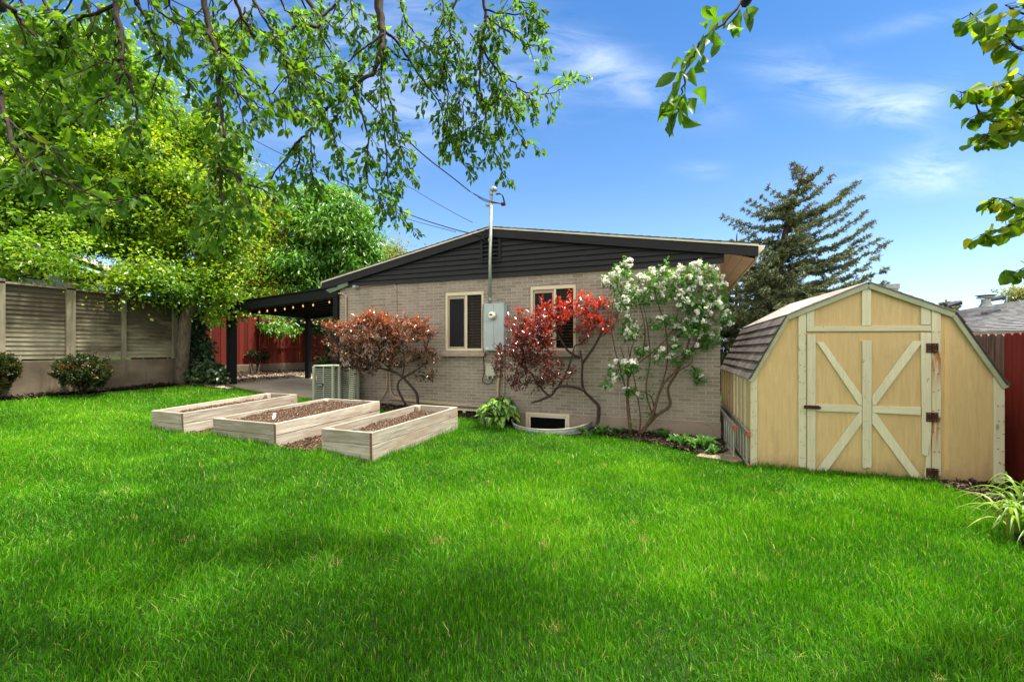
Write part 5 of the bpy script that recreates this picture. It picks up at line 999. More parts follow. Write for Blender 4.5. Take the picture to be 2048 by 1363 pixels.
# ---------------------------------------------------------------- shrubs by the house
def shrub(name, label, cat, stems, ells, n, per, size, mat, seed, bark='bark_dark', wid=.42, spread=.10, tintf=None, tpl=T_SIMPLE, rt=.0026, rmax=.03, droop=.0, upw=.5, group=None, edge_r=None, stemr=.03):
    r = np.random.default_rng(seed); t = thing(name, label, cat, stems[0][0], group); mb = MB(); nodes = []
    tips, cen = fill(ells, n, r, .5); allp = []
    for s in stems:
        c = curve(s, 4); rr = np.linspace(stemr, stemr * .45, len(c)) * (1 if s is stems[0] else .8); mb.tube(c, rr, 8); allp += c
    nd, paths, rad = grow([tuple(p) for p in allp], tips, rt, rmax, seg=.2, r=r); branches(mb, nd, paths, rad); mb.build('stems', G[bark], t, smooth=True)
    m = n * per; ci = np.repeat(np.arange(n), per); k = np.tile(np.linspace(0, 1, per), n)
    tw = unit(tips - cen + r.normal(0, .35, (n, 3)) + np.array([0, 0, upw])); Lt = spread * 2.2 * (.6 + .8 * r.random(n))
    P = tips[ci] + tw[ci] * (Lt[ci] * (k - .35))[:, None] + r.normal(0, spread * .32, (m, 3))
    D = tw[ci] * .6 + r.normal(0, .6, (m, 3)); D[:, 2] += .15 - droop
    z0, z1 = P[:, 2].min(), P[:, 2].max(); tint = tintf(P, (P[:, 2] - z0) / (z1 - z0), k, r) if tintf else r.random(m)
    L = size * (.6 + .75 * r.random(m)); leaves('foliage', P, D, L, L * wid, mat, t, tpl, tint, r=r, jit=.7)
    return t
B = lambda L_, Y: [px(x, y, Y) for x, y in L_]
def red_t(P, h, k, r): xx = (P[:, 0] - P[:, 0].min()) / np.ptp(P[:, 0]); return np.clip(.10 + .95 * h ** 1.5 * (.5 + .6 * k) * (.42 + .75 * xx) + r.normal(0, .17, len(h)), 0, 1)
gY = 8.25
shrub('red_shrub', 'red and maroon leaved shrub with a crooked trunk in front of the second window', 'shrub', [B([(1193, 862), (1198, 817), (1187, 800), (1168, 780), (1164, 753), (1165, 726), (1160, 700)], gY), B([(1168, 780), (1146, 773), (1117, 773), (1102, 790), (1085, 779), (1064, 747), (1041, 729), (1020, 700)], gY - .1), B([(1165, 726), (1190, 690), (1210, 650)], gY), B([(1160, 715), (1135, 700), (1110, 660)], gY + .05), B([(1117, 773), (1135, 740), (1150, 690)], gY - .05), B([(1102, 790), (1080, 800), (1062, 805)], gY - .1)],
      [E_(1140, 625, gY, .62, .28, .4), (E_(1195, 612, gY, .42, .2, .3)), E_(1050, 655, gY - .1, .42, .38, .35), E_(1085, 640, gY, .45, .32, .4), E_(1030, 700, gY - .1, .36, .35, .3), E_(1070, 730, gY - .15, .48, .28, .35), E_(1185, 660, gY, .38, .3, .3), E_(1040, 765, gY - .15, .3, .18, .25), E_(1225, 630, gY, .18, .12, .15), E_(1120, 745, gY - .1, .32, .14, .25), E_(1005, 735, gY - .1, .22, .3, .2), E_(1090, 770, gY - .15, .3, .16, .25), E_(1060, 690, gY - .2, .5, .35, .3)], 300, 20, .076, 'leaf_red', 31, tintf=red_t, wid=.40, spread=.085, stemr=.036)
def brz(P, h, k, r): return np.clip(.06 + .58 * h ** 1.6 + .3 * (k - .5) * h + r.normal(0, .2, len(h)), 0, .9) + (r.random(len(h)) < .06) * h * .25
gY = 9.35
shrub('bronze_shrub', 'bronze and orange leaved shrub with two bare stems beside the condenser', 'shrub', [B([(836, 812), (833, 786), (815, 764), (806, 755), (793, 745), (780, 737), (760, 720)], gY), B([(812, 810), (796, 778), (798, 762), (803, 757), (808, 735), (808, 700)], gY), B([(793, 745), (760, 735), (700, 715), (670, 690)], gY), B([(806, 755), (840, 735), (865, 715)], gY)],
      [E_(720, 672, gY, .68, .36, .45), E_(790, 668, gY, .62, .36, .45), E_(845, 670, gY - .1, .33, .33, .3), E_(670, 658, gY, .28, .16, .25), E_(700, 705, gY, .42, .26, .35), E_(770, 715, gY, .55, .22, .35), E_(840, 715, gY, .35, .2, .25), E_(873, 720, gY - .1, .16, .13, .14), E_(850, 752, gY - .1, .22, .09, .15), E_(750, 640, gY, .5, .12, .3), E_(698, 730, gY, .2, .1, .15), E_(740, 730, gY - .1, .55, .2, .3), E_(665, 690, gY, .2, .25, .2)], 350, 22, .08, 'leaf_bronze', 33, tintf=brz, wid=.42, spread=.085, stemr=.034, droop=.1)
# white flowering mock orange
gY = 7.78; r = np.random.default_rng(41)
mo = thing('flowering_shrub', 'tall arching shrub with white double flowers against the right end of the brick wall', 'shrub', px(1280, 868, gY)); mb = MB(); wood_ = []
stems = [[(1262, 868), (1255, 800), (1256, 758), (1250, 725), (1240, 690)], [(1277, 868), (1281, 835), (1270, 764), (1262, 735), (1256, 690)], [(1284, 866), (1305, 829), (1322, 776), (1346, 747), (1381, 728), (1384, 715)], [(1281, 866), (1311, 832), (1340, 810), (1336, 776), (1358, 738), (1376, 690), (1384, 640), (1386, 590)], [(1256, 758), (1275, 728), (1310, 700), (1345, 660), (1360, 600)], [(1255, 790), (1240, 735), (1228, 690), (1222, 640), (1230, 580)], [(1263, 740), (1285, 705), (1290, 660), (1280, 610), (1265, 565)], [(1322, 776), (1335, 720), (1330, 650), (1310, 580), (1332, 525)], [(1346, 747), (1378, 705), (1402, 660), (1420, 600)], [(1305, 829), (1292, 780), (1300, 720), (1296, 660), (1285, 600)], [(1376, 700), (1410, 690), (1440, 660)], [(1384, 730), (1395, 750), (1404, 768)], [(1255, 790), (1262, 700), (1290, 640)], [(1311, 832), (1300, 790), (1262, 780)]]
for i, s in enumerate(stems):
    dy = r.uniform(-.18, .12); c = curve([px(x, y, gY + dy * k / 4) for k, (x, y) in enumerate(s)], 4); r0 = .034 if i in (0, 2, 3) else .016; mb.tube(c, np.linspace(r0, .006, len(c)), 7); wood_ += c
cl = [(1225, 560, 20), (1250, 543, 22), (1245, 595, 26), (1268, 580, 18), (1298, 556, 20), (1330, 552, 24), (1360, 558, 26), (1385, 552, 26), (1412, 548, 24), (1428, 572, 22), (1400, 590, 26), (1422, 604, 20), (1340, 585, 16), (1372, 602, 20), (1252, 607, 22), (1432, 622, 20), (1448, 640, 13), (1405, 640, 16), (1390, 655, 18), (1370, 650, 14), (1440, 600, 15), (1425, 680, 14), (1410, 686, 12), (1255, 645, 12), (1252, 668, 15), (1268, 668, 14), (1310, 648, 12), (1285, 700, 11), (1362, 664, 12), (1378, 705, 10), (1320, 708, 10), (1250, 735, 18), (1230, 745, 13), (1213, 766, 11), (1264, 738, 12), (1392, 742, 8), (1402, 758, 8), (1258, 785, 7), (1268, 782, 6), (1350, 720, 10), (1302, 580, 14), (1290, 600, 10), (1320, 600, 10), (1398, 618, 18), (1452, 625, 10), (1416, 665, 16), (1350, 690, 12), (1340, 640, 12)]
tips = []; LP, LD, FP_, FD = [], [], [], []
for (x, y, rp) in cl:
    for k in range(max(2, rp // 6)): tips.append(tuple(px(x + r.normal(0, rp * .45), y + r.normal(0, rp * .3), gY + r.normal(-.1, .16))))
nd, paths, rad = grow([tuple(p) for p in wood_], tips, .0028, .02, seg=.15, r=r); branches(mb, nd, paths, rad); mb.build('stems', G['bark_warm'], mo, smooth=True)
for (x, y, rp) in cl:
    rm = rp / FP * gY; c = np.array(tuple(px(x, y, gY - .08)))
    for _ in range(int(8 + rp * 2.8)): d = r.normal(0, 1, 3); d /= np.linalg.norm(d); LP.append(c + d * rm * r.random() ** .5 * np.array([1.1, 1.1, .9])); LD.append(d + r.normal(0, .6, 3) + np.array([0, 0, -.25]))
    for _ in range(int(1 + rp * rp * .0135)):            # flower heads of a few double blossoms each
        d = r.normal(0, 1, 3) + np.array([0, -.35, .5]); d /= np.linalg.norm(d); hc_ = c + d * rm * (.6 + .5 * r.random())
        for q in range(r.integers(3, 8)): e = d + r.normal(0, .7, 3); e /= np.linalg.norm(e); FP_.append(hc_ + e * .05 * r.random() ** .4 + r.normal(0, .012, 3)); FD.append(e)
for k in range(150): n_ = paths[r.integers(len(paths))]; q = nd[n_[r.integers(1, len(n_))]]; LP.append(q + r.normal(0, .04, 3)); LD.append(r.normal(0, 1, 3))
for (x, y) in ((1297, 690), (1302, 720), (1310, 745), (1296, 650), (1288, 755), (1292, 790), (1300, 800), (1285, 815), (1295, 830), (1330, 660), (1345, 700), (1272, 850), (1250, 640)):
    for _ in range(6): LP.append(np.array(tuple(px(x + r.normal(0, 8), y + r.normal(0, 10), gY - .1)))); LD.append(r.normal(0, 1, 3) + np.array([0, 0, -.3]))
for (x, y) in ((1332, 525), (1332, 538), (1250, 528), (1406, 532)):
    for _ in range(9): LP.append(np.array(tuple(px(x + r.normal(0, 2), y + r.normal(0, 5), gY - .1)))); LD.append(np.array([r.normal(0, .6), r.normal(0, .6), .6]))
LP = np.array(LP); leaves('foliage', LP, LD, .075 * (.5 + .8 * r.random(len(LP))), .04, 'leaf_mock', mo, T_OVAL, np.clip(.45 * r.random(len(LP)) + .5 * (LP[:, 2] > 2.9) * r.random(len(LP)), 0, 1), r=r, jit=.8)
FP_ = np.array(FP_); FD = np.array(FD); nf_ = len(FP_); k = 11; P = np.repeat(FP_, k, 0); D = unit(np.repeat(FD, k, 0) * .55 + r.normal(0, .75, (nf_ * k, 3)))
o = leaves('blossoms', P, D, .038 * (.7 + .6 * r.random(len(P))), .036, 'petal', mo, T_SIMPLE, r.random(len(P)), N=np.repeat(FD, k, 0) + r.normal(0, .3, (nf_ * k, 3)), r=r); tag(o, kind='stuff'); print('blossoms', nf_)
# small shrubs
def bar(P, h, k, r): return np.clip(.12 + .55 * r.random(len(h)) + .5 * (vnoise(P[:, 0] * 5 + P[:, 1] * 3, P[:, 2] * 6, 3) - .45) + .15 * k, 0, 1)
def ball(label, x, y, Y, rx, rz, zb, seed, n=130, mat='leaf_barberry', name='round_shrub', size=.05, extra=[], bark='bark_dark', group=None, per=40, sp=.06):
    b = gp(x, zb); shrub(name, label, 'shrub', [[b + Vector((0, 0, -.05)), px(x, (y + zb) / 2, Y), px(x, y, Y)], [b + Vector((.08, 0, -.05)), px(x + rx * 30, y, Y)], [b + Vector((-.08, 0, -.05)), px(x - rx * 30, y, Y)]], [E_(x, y, Y, rx, rz), E_(x, y, Y, rx * .95, rz * .95), E_(x, y, Y, rx * .8, rz * .8)] + extra, n, per, size, mat, seed, bark, tintf=bar, wid=.6, spread=sp, rt=.002, stemr=.02, group=group)
ball('round dark green and rust barberry bush in front of the concrete wall', 166, 744, 9.35, .48, .36, 787, 51, 330, group='barberry bushes'); ball('reddish barberry bush cut by the left edge of the picture', -6, 745, 8.35, .30, .34, 800, 52, 260, group='barberry bushes')
ball('vase-shaped shrub with pink tips in front of the red fence under the patio cover', 510, 712, 15.2, .44, .25, 752, 53, 120, size=.06, extra=[E_(486, 704, 15.2, .2, .14), E_(512, 728, 15.2, .25, .2)])
ball('tiny green shrub just above the condenser', 643, 722, 15.8, .20, .14, 736, 54, 45, size=.06)
# ivy smothering the fence corner
r = np.random.default_rng(61); iv = thing('ivy', 'dark ivy mound covering the corner post between the plank fence and the red fence', 'ivy', gp(400, 762)); tips, cen = fill([E_(388, 690, 12.0, .33, .95), E_(400, 720, 11.9, .35, .55), E_(412, 745, 11.8, .42, .25), E_(372, 640, 12.0, .35, .5), E_(345, 625, 12.1, .35, .35), E_(430, 752, 11.8, .25, .12)], 260, r, .33); P = np.repeat(tips, 26, 0); P = P + r.normal(0, .075, P.shape); D = r.normal(0, .6, P.shape) + np.array([.2, -.35, -.5]); leaves('foliage', P, D, .10 * (.6 + .6 * r.random(len(P))), .085, 'leaf_ivy', iv, T_SIMPLE, r.random(len(P)) * .8 + .2 * (P[:, 2] < 1.3), N=np.array([.5, -.8, .4]) + r.normal(0, .5, P.shape), r=r)
mb = MB(); base = gp(398, 762)
for k in range(9): mb.tube(curve([base + Vector((r.normal(0, .15), r.normal(0, .15), -.05)), Vector(tips[r.integers(len(tips))]), Vector(tips[r.integers(len(tips))])], 4), .012, 5)
mb.tube([base + Vector((0, .1, -.1)), base + Vector((0, .1, 2.1))], .07, 8); mb.build('stems', G['bark_dark'], iv)
ball('low bright green plant at the foot of the ivy', 440, 748, 12.6, .2, .1, 757, 62, 40, 'leaf_weed', 'ground_plant', .07)
# hosta
def arch(c, a, L, h, r): d = Vector((cos(a), sin(a), 0)); return [c, c + d * L * .35 + Vector((0, 0, h * .75)), c + d * L * .7 + Vector((0, 0, h))]
r = np.random.default_rng(71); hc = gp(998, 845); ho = thing('hosta', 'hosta with yellow-green leaves edged dark green beside the window well', 'plant', hc); mb = MB(); P, D, N_, L = [], [], [], []
for k in range(120):
    a = r.random() * 2 * pi; f = r.random() ** .6; Ln = .10 + .38 * f; h = .46 - .34 * f * f + r.normal(0, .03); q = arch(hc + Vector((0, 0, .0)), a, Ln, h, r); mb.tube(curve(q, 3), .005, 4, False); P.append(tuple(q[-1])); dr = -.10 - .42 * f + r.normal(0, .12); D.append((cos(a) + r.normal(0, .2), sin(a) + r.normal(0, .2), dr)); N_.append((cos(a) * .45, sin(a) * .45 - .25, .8)); L.append(.20 * (.7 + .5 * r.random()))
mb.build('stalks', G['leaf_weed'], ho); leaves('foliage', P, D, L, np.array(L) * .72, 'leaf_hosta', ho, T_HEART, N=np.array(N_) + r.normal(0, .12, (120, 3)), edge=True, smooth=True, r=r)
# daylily clump at the right edge
def lily(label, c, n, seed, reach=.75):
    r = np.random.default_rng(seed); t = thing('daylily', label, 'plant', c, 'daylily clumps at the right edge'); mb = MB()
    for k in range(n):
        a = r.random() * 2 * pi; Ln = reach * (.45 + .6 * r.random()); h = .22 + .32 * r.random(); b = c + Vector((r.normal(0, .07), r.normal(0, .07), -.02)); d = Vector((cos(a), sin(a), 0)); s = Vector((-d.y, d.x, 0)); w_ = .010 + .006 * r.random(); mb.tint = r.random(); rows = []; m_ = 9
        for i in range(m_ + 1): u = i / m_; p = b + d * (Ln * (u ** 1.3)) + Vector((0, 0, h * (2.3 * u - 1.9 * u * u * (1 + .25 * r.random() * 0)))); ww = w_ * (1 - u ** 3) + .0008; rows.append((p - s * ww + Vector((0, 0, ww * .5)), p, p + s * ww + Vector((0, 0, ww * .5))))
        mb.add([q for row in rows for q in row], [(3 * i + j, 3 * i + j + 1, 3 * i + j + 4, 3 * i + j + 3) for i in range(m_) for j in (0, 1)])
    mb.build('foliage', G['leaf_lily'], t, smooth=True)
    return t
lily('daylily clump with arching strap leaves spilling onto the lawn, lowest at the right edge', gp(2045, 1078), 52, 81, .44); lily('daylily clump with a budded stalk just in front of the red pickets', gp(2062, 1030), 40, 82, .45)
st_ = thing('flower_stalk', 'tall bent green daylily stalk with a closed bud before the red pickets', 'flower stalk', gp(2040, 1010)); q = [gp(2044, 1012), px(2032, 985, 4.75), px(2024, 962, 4.75), px(2014, 953, 4.75)]; mb = MB(); mb.tube(curve(q, 5), .006, 6); mb.build('stalk', G['leaf_lily'], st_); mb = MB(); mb.lathe([(.003, -.03), (.012, -.01), (.011, .02), (.003, .04)], px(2012, 949, 4.75), 8); mb.build('bud', G['leaf_lily'], st_)
# broad-leaved seedlings in the mulch bed, each a plant
r = np.random.default_rng(91); proto = None
for i, (x, y, s) in enumerate([(1163, 868, .7), (1192, 872, .9), (1205, 874, 1.0), (1240, 868, .8), (1228, 866, .6), (1322, 874, .8), (1330, 880, 1.1), (1350, 888, .9), (1362, 898, 1.0), (1375, 892, .9), (1388, 902, 1.1), (1400, 898, 1.0), (1410, 904, 1.2), (1416, 892, 1.2), (1428, 912, .8), (1345, 868, .7), (1302, 872, .6)]):
    p = gp(x, y); p.z = float(mound(np.array(p.x), np.array(p.y))) - .01
    if proto is None:
        proto = thing('seedling', 'low broad-leaved green seedling in the dark mulch under the brick wall', 'plant', p, 'seedlings in the mulch bed'); m_ = 14; a = r.random(m_) * 2 * pi; el = r.uniform(.3, 1.3, m_); D = np.stack([np.cos(a) * np.cos(el), np.sin(a) * np.cos(el), np.sin(el)], -1)
        leaves('foliage', np.array(tuple(p)) + D * .02 + r.normal(0, .012, (m_, 3)) + np.array([0, 0, .02]), D, .17 * (.6 + .5 * r.random(m_)), .062, 'leaf_weed', proto, T_OVAL, r=r, smooth=True); t = proto; ch_ = list(proto.children)
    else:
        t = proto.copy(); C.objects.link(t)
        for c_ in ch_: d_ = c_.copy(); C.objects.link(d_); d_.parent = t
    t.location = p; t.rotation_euler = (0, 0, i * 2.4); t.scale = (s, s, s * (.8 + .5 * r.random()))
# ---------------------------------------------------------------- the apple tree we stand under
r = np.random.default_rng(101); rng = r
BR = [  # (pixel polyline, distance at its ends, radius, leaf length)
 ([(0, 193), (14, 246), (32, 299), (56, 327), (92, 345), (134, 366), (169, 384), (211, 398), (246, 401)], 1.9, 1.7, .010), ([(14, 240), (60, 275), (105, 302)], 1.9, 1.8, .006),
 ([(225, -20), (236, 35), (243, 81), (243, 116), (243, 162)], 2.0, 1.9, .014), ([(243, 162), (225, 176), (218, 192), (197, 201)], 1.9, 1.85, .006), ([(248, 137), (260, 162), (262, 193), (273, 222), (271, 250)], 1.9, 1.9, .008), ([(243, 116), (215, 125), (190, 115), (175, 105)], 1.9, 1.9, .006),
 ([(229, 14), (190, 25), (158, 35), (130, 63), (113, 102), (106, 134), (106, 162)], 2.0, 2.0, .009), ([(289, -15), (317, 21), (352, 46), (398, 77), (430, 110)], 2.2, 2.3, .007), ([(275, 10), (299, 56), (317, 88), (327, 113), (352, 141), (385, 165)], 2.1, 2.2, .008), ([(80, -20), (106, 39), (127, 63)], 2.0, 2.0, .008), ([(-10, -5), (25, 21), (39, 39), (70, 75), (100, 90)], 1.9, 2.0, .012), ([(-10, 140), (40, 150), (80, 180), (125, 200)], 2.0, 2.1, .006),
 ([(403, -20), (416, 46), (426, 89), (436, 142), (439, 198), (444, 231), (448, 271), (438, 314), (436, 330)], 2.3, 2.1, .015), ([(438, 330), (469, 353), (482, 380), (496, 409), (499, 423)], 2.1, 2.05, .008), ([(441, 330), (441, 380), (443, 413), (446, 439), (452, 452)], 2.1, 2.05, .007), ([(469, 353), (510, 372), (560, 398)], 2.1, 2.1, .007), ([(438, 335), (423, 366), (400, 382)], 2.1, 2.1, .006),
 ([(428, 89), (462, 112), (512, 165), (522, 181), (552, 195), (578, 222)], 2.3, 2.4, .008), ([(428, 92), (456, 115), (489, 158), (512, 205), (520, 240)], 2.3, 2.3, .007), ([(440, 150), (470, 175), (480, 215), (490, 262)], 2.2, 2.2, .006),
 ([(468, -15), (482, 30), (502, 63), (525, 86), (545, 89), (565, 109), (591, 125), (624, 142), (661, 168), (690, 190)], 2.6, 2.9, .011), ([(565, 109), (585, 142), (611, 178), (624, 205), (644, 228)], 2.7, 2.8, .008), ([(573, 115), (578, 165), (588, 205), (592, 232)], 2.7, 2.7, .006), ([(585, 132), (611, 119), (664, 112)], 2.8, 3.0, .006), ([(500, -15), (520, 25), (545, 60), (545, 89)], 2.7, 2.6, .010),
 ([(605, -15), (634, 26), (641, 46), (628, 54), (604, 50), (581, 59), (560, 80)], 3.4, 3.1, .022), ([(641, 34), (661, 17), (690, -10)], 3.4, 3.5, .016), ([(650, 40), (668, 58), (690, 55), (700, 40)], 3.3, 3.3, .006),
 ([(753, -30), (760, 33), (765, 66), (766, 96), (773, 112)], 3.2, 3.1, .036), ([(766, 90), (750, 140), (725, 160), (690, 182), (667, 205), (644, 231), (618, 264), (591, 287), (565, 324), (542, 357)], 3.1, 3.0, .016), ([(766, 66), (735, 90), (700, 120), (675, 130)], 3.1, 3.0, .010),
 ([(621, 264), (623, 314), (626, 363), (637, 396)], 3.1, 3.1, .006), ([(651, 231), (667, 274), (677, 314), (687, 350)], 3.1, 3.1, .006), ([(707, 180), (730, 248), (737, 297), (732, 347), (740, 373), (763, 390)], 3.1, 3.1, .008), ([(762, 110), (763, 160), (763, 215), (766, 244)], 3.1, 3.2, .008), ([(763, 150), (783, 215), (796, 281), (809, 314), (822, 347)], 3.2, 3.2, .007), ([(766, 240), (773, 330), (779, 380), (789, 413), (793, 432)], 3.2, 3.2, .006), ([(591, 287), (600, 320), (590, 345)], 3.0, 3.0, .005),
 ([(768, 61), (791, 81), (818, 118), (841, 155), (868, 189), (882, 216), (893, 277)], 3.2, 3.4, .012), ([(774, 95), (804, 115), (848, 130), (889, 132)], 3.2, 3.5, .010), ([(868, 98), (885, 115), (892, 152), (895, 202), (894, 270), (890, 297)], 3.4, 3.4, .008), ([(916, -15), (899, 57), (909, 84), (922, 125), (924, 152)], 3.4, 3.3, .009), ([(924, 150), (919, 202), (912, 304)], 3.3, 3.3, .006), ([(800, -15), (810, 40), (840, 80), (868, 98)], 3.3, 3.4, .009),
 ([(963, -25), (970, 27), (968, 61), (961, 95), (960, 135), (960, 179), (970, 230), (983, 280), (993, 314), (1007, 348)], 3.3, 3.3, .014), ([(970, 27), (987, 61), (990, 95)], 3.3, 3.3, .008), ([(960, 91), (977, 118), (997, 142), (1007, 176), (1017, 216), (1034, 263), (1054, 286)], 3.3, 3.4, .009), ([(997, 142), (1024, 162), (1047, 182), (1091, 189), (1125, 176), (1155, 150)], 3.4, 3.6, .007), ([(970, 27), (1010, 61), (1044, 81), (1058, 91), (1088, 91)], 3.3, 3.3, .006), ([(970, 20), (1020, 28), (1055, 30), (1076, 48)], 3.2, 3.1, .007), ([(925, 200), (929, 270), (922, 318)], 3.4, 3.4, .005), ([(956, 182), (953, 243), (966, 285)], 3.3, 3.3, .005), ([(993, 150), (995, 202), (997, 280)], 3.4, 3.4, .005), ([(880, -10), (890, 30), (870, 70)], 3.4, 3.3, .008), ([(1020, -20), (1045, 10), (1060, 15)], 3.1, 3.1, .007), ([(940, 68), (965, 110), (985, 180)], 3.4, 3.4, .006), ([(330, -20), (345, 20), (390, 50)], 2.3, 2.4, .007), ([(170, -15), (185, 60), (160, 95)], 2.1, 2.1, .007), ([(560, -15), (570, 20), (600, 30)], 2.9, 3.0, .008), ([(700, -15), (705, 30), (720, 60)], 3.2, 3.2, .008),
 ([(1504, -15), (1464, 31), (1429, 57), (1394, 97), (1376, 128), (1367, 163), (1359, 203), (1354, 225)], 1.6, 1.5, .005)]
ap = thing('apple_tree', 'overhanging apple tree whose drooping leafy boughs fill the top left of the view', 'tree', Vector((-1.9, -9.8, .05)))
mb = MB(); trunk = [Vector((-1.9, -9.8, -.1)), Vector((-1.85, -9.75, 1.2)), Vector((-1.9, -9.5, 2.3))]
limbs = [[trunk[-1], Vector((-2.6, -8.6, 4.0)), px(230, -120, 2.3), px(225, -20, 2.0)], [trunk[-1], Vector((-2.2, -8.0, 4.2)), px(420, -130, 2.6), px(403, -20, 2.3)], [trunk[-1], Vector((-1.9, -7.8, 4.6)), px(610, -150, 3.6), px(605, -15, 3.4)], [trunk[-1], Vector((-1.3, -7.8, 4.6)), px(745, -160, 3.4), px(753, -30, 3.2)], [trunk[-1], Vector((-.9, -7.6, 4.7)), px(940, -170, 3.6), px(963, -25, 3.3)], [trunk[-1], Vector((-.6, -8.2, 4.2)), Vector((.3, -7.6, 4.0)), px(1540, -90, 1.7), px(1504, -15, 1.6)], [trunk[-1], Vector((-2.8, -9.2, 3.6)), px(-90, -60, 2.0), px(-10, -5, 1.9)]]
mb.tube(curve(trunk, 5), np.linspace(.2, .15, 11), 12)
for l_ in limbs: c = curve(l_, 6); mb.tube(c, np.linspace(.09, .020 if l_ not in (limbs[5], limbs[6]) else .008, len(c)), 8)
for (a, b) in ((limbs[0][2], px(289, -15, 2.2)), (limbs[0][2], px(275, 10, 2.1)), (limbs[0][2], px(170, -15, 2.1)), (limbs[6][2], px(0, 193, 1.9)), (limbs[6][2], px(-10, 140, 2.0)), (limbs[0][2], px(80, -20, 2.0)), (limbs[1][2], px(330, -20, 2.3)), (limbs[1][2], px(468, -15, 2.6)), (limbs[1][2], px(500, -15, 2.7)), (limbs[2][2], px(560, -15, 2.9)), (limbs[2][2], px(690, -10, 3.5)), (limbs[3][2], px(700, -15, 3.2)), (limbs[3][2], px(800, -15, 3.3)), (limbs[4][2], px(916, -15, 3.4)), (limbs[4][2], px(880, -10, 3.4)), (limbs[4][2], px(1020, -20, 3.1))): mb.tube(curve([a, (a + b) / 2 + Vector((0, 0, .05)), b], 4), .012, 6)
for k in range(11):              # smaller twigs filling the top left
    x0 = -30 + 740 * (k + r.random()) / 11; y0 = r.uniform(-20, 70) if k % 2 else -18; s_ = r.uniform(60, 150); sl_ = r.uniform(-.5, .6); d0 = 1.75 + 1.5 * max(0, min(1, x0 / 700)) + r.uniform(0, .5)
    BR.insert(0, ([(x0, y0), (x0 + sl_ * s_ * .4, y0 + s_ * .4), (x0 + sl_ * s_ * .9, y0 + s_ * .75), (x0 + sl_ * s_ * 1.3, y0 + s_)], d0, d0 + r.uniform(-.1, .15), .006))
P, D, N_, Ls = [], [], [], []
def leafy(pts, step, L0, r0):
    for a, b in zip(pts, pts[1:]):
        d = b - a; n = max(1, int(d.length / step + r.random()))
        for k in range(n):
            q = a + d * ((k + r.random()) / n); o_ = Vector(r.normal(0, 1, 3)); o_ = (o_ - d * (o_.dot(d) / max(d.length_squared, 1e-9))).normalized()
            dd = d.normalized() * (.5 + .4 * r.random()) + o_ * (.6 + .4 * r.random()) + Vector((0, 0, -.25)); P.append(tuple(q + o_ * r0 + dd.normalized() * .012)); D.append(tuple(dd)); N_.append(tuple(Vector((0, 0, 1)) + Vector(r.normal(0, .55, 3)))); Ls.append(L0 * (.55 + .6 * r.random()))
for bi, (pl, Y0, Y1, rad0) in enumerate(BR):
    m_ = len(pl); last = bi == len(BR) - 1; c = curve([px(x, y, Y0 + (Y1 - Y0) * k / (m_ - 1)) for k, (x, y) in enumerate(pl)], 4); c = [p + Vector(r.normal(0, .004, 3)) for p in c]; rr = np.linspace(rad0, max(.0022, rad0 * .3), len(c)); mb.tube(c, rr, 6)
    L0 = .060 if Y0 > 2.5 else .058
    if last: L0 = .078
    ln = sum((b - a).length for a, b in zip(c, c[1:]))
    leafy(c[len(c) // 3 if rad0 > .009 else 0:], .030 if not last else .015, L0, .004 if not last else .018)
    for _ in range(4): leafy(c[-3:], .03, L0 * .9, .003)
    if last: continue
    for k in range(int(ln / (.052 if rad0 < .012 else .06))):     # spur twigs
        i = r.integers(1, len(c)); d = (c[i] - c[i - 1]).normalized(); o_ = Vector(r.normal(0, 1, 3)); o_ = (o_ - d * o_.dot(d)).normalized(); tl = .07 + .17 * r.random()
        tw = [c[i]]; dv = d * .5 + o_ * .8 + Vector((0, 0, -.3))
        for s in range(4): dv = dv + Vector((0, 0, -.12)) + Vector(r.normal(0, .12, 3)); tw.append(tw[-1] + dv.normalized() * tl / 4)
        mb.tube(tw, np.linspace(.0032, .0014, 5), 5); leafy(tw[1:], .019, L0, .002)
        for _ in range(2): leafy(tw[-2:], .02, L0 * .85, .002)
# the crown continues above the frame and shades the near lawn
for k in range(70):
    while True:
        Yc = r.uniform(1.0, 6.4); Xc = r.uniform(-6.0, 2.6); zc_ = r.uniform(4.6, 7.0)
        if k < 30: Yc, Xc, zc_ = r.uniform(1.7, 3.0), r.uniform(.2, 2.1), r.uniform(4.9, 5.9)
        if (zc_ - EYE - .8) / max(Yc, .1) > .807 and not (Xc > .6 and Yc > 3.2) and (not (Xc > -3.6 and Yc > 1.2) or (-.7 < Xc < 2.2 and 1.7 < Yc < 3.3 and zc_ > 4.9)): break
    q = Vector((CAM[0] + CT * Xc - ST * Yc, CAM[1] + ST * Xc + CT * Yc, zc_)); n_ = 62
    lp = np.array(tuple(q)) + r.normal(0, .36, (n_, 3)); lx = lp - np.array(CAM); lY = -ST * lx[:, 0] + CT * lx[:, 1]; lp = lp[lx[:, 2] > .86 * lY + .05]; n_ = len(lp); P += [tuple(x) for x in lp]; D += [tuple(x) for x in r.normal(0, 1, (n_, 3))]; N_ += [(0, 0, 1)] * n_; Ls += list(.085 * (.7 + .5 * r.random(n_)))
    l_ = limbs[r.integers(0, 5)]; mb.tube(curve([l_[1] + Vector((0, 0, .1)), (l_[1] + q) / 2 + Vector((0, 0, .4)), q], 4), np.linspace(.03, .006, 9), 5)
mb.build('branches', G['bark_dark'], ap, smooth=True)
Ls = np.array(Ls); leaves('foliage', P, D, Ls, Ls * (.36 + .16 * r.random(len(Ls))), 'leaf_apple', ap, T_OVAL, np.clip(r.normal(.42, .24, len(Ls)), 0, .97), N=np.array(N_), smooth=True, r=r); print('apple leaves', len(Ls))
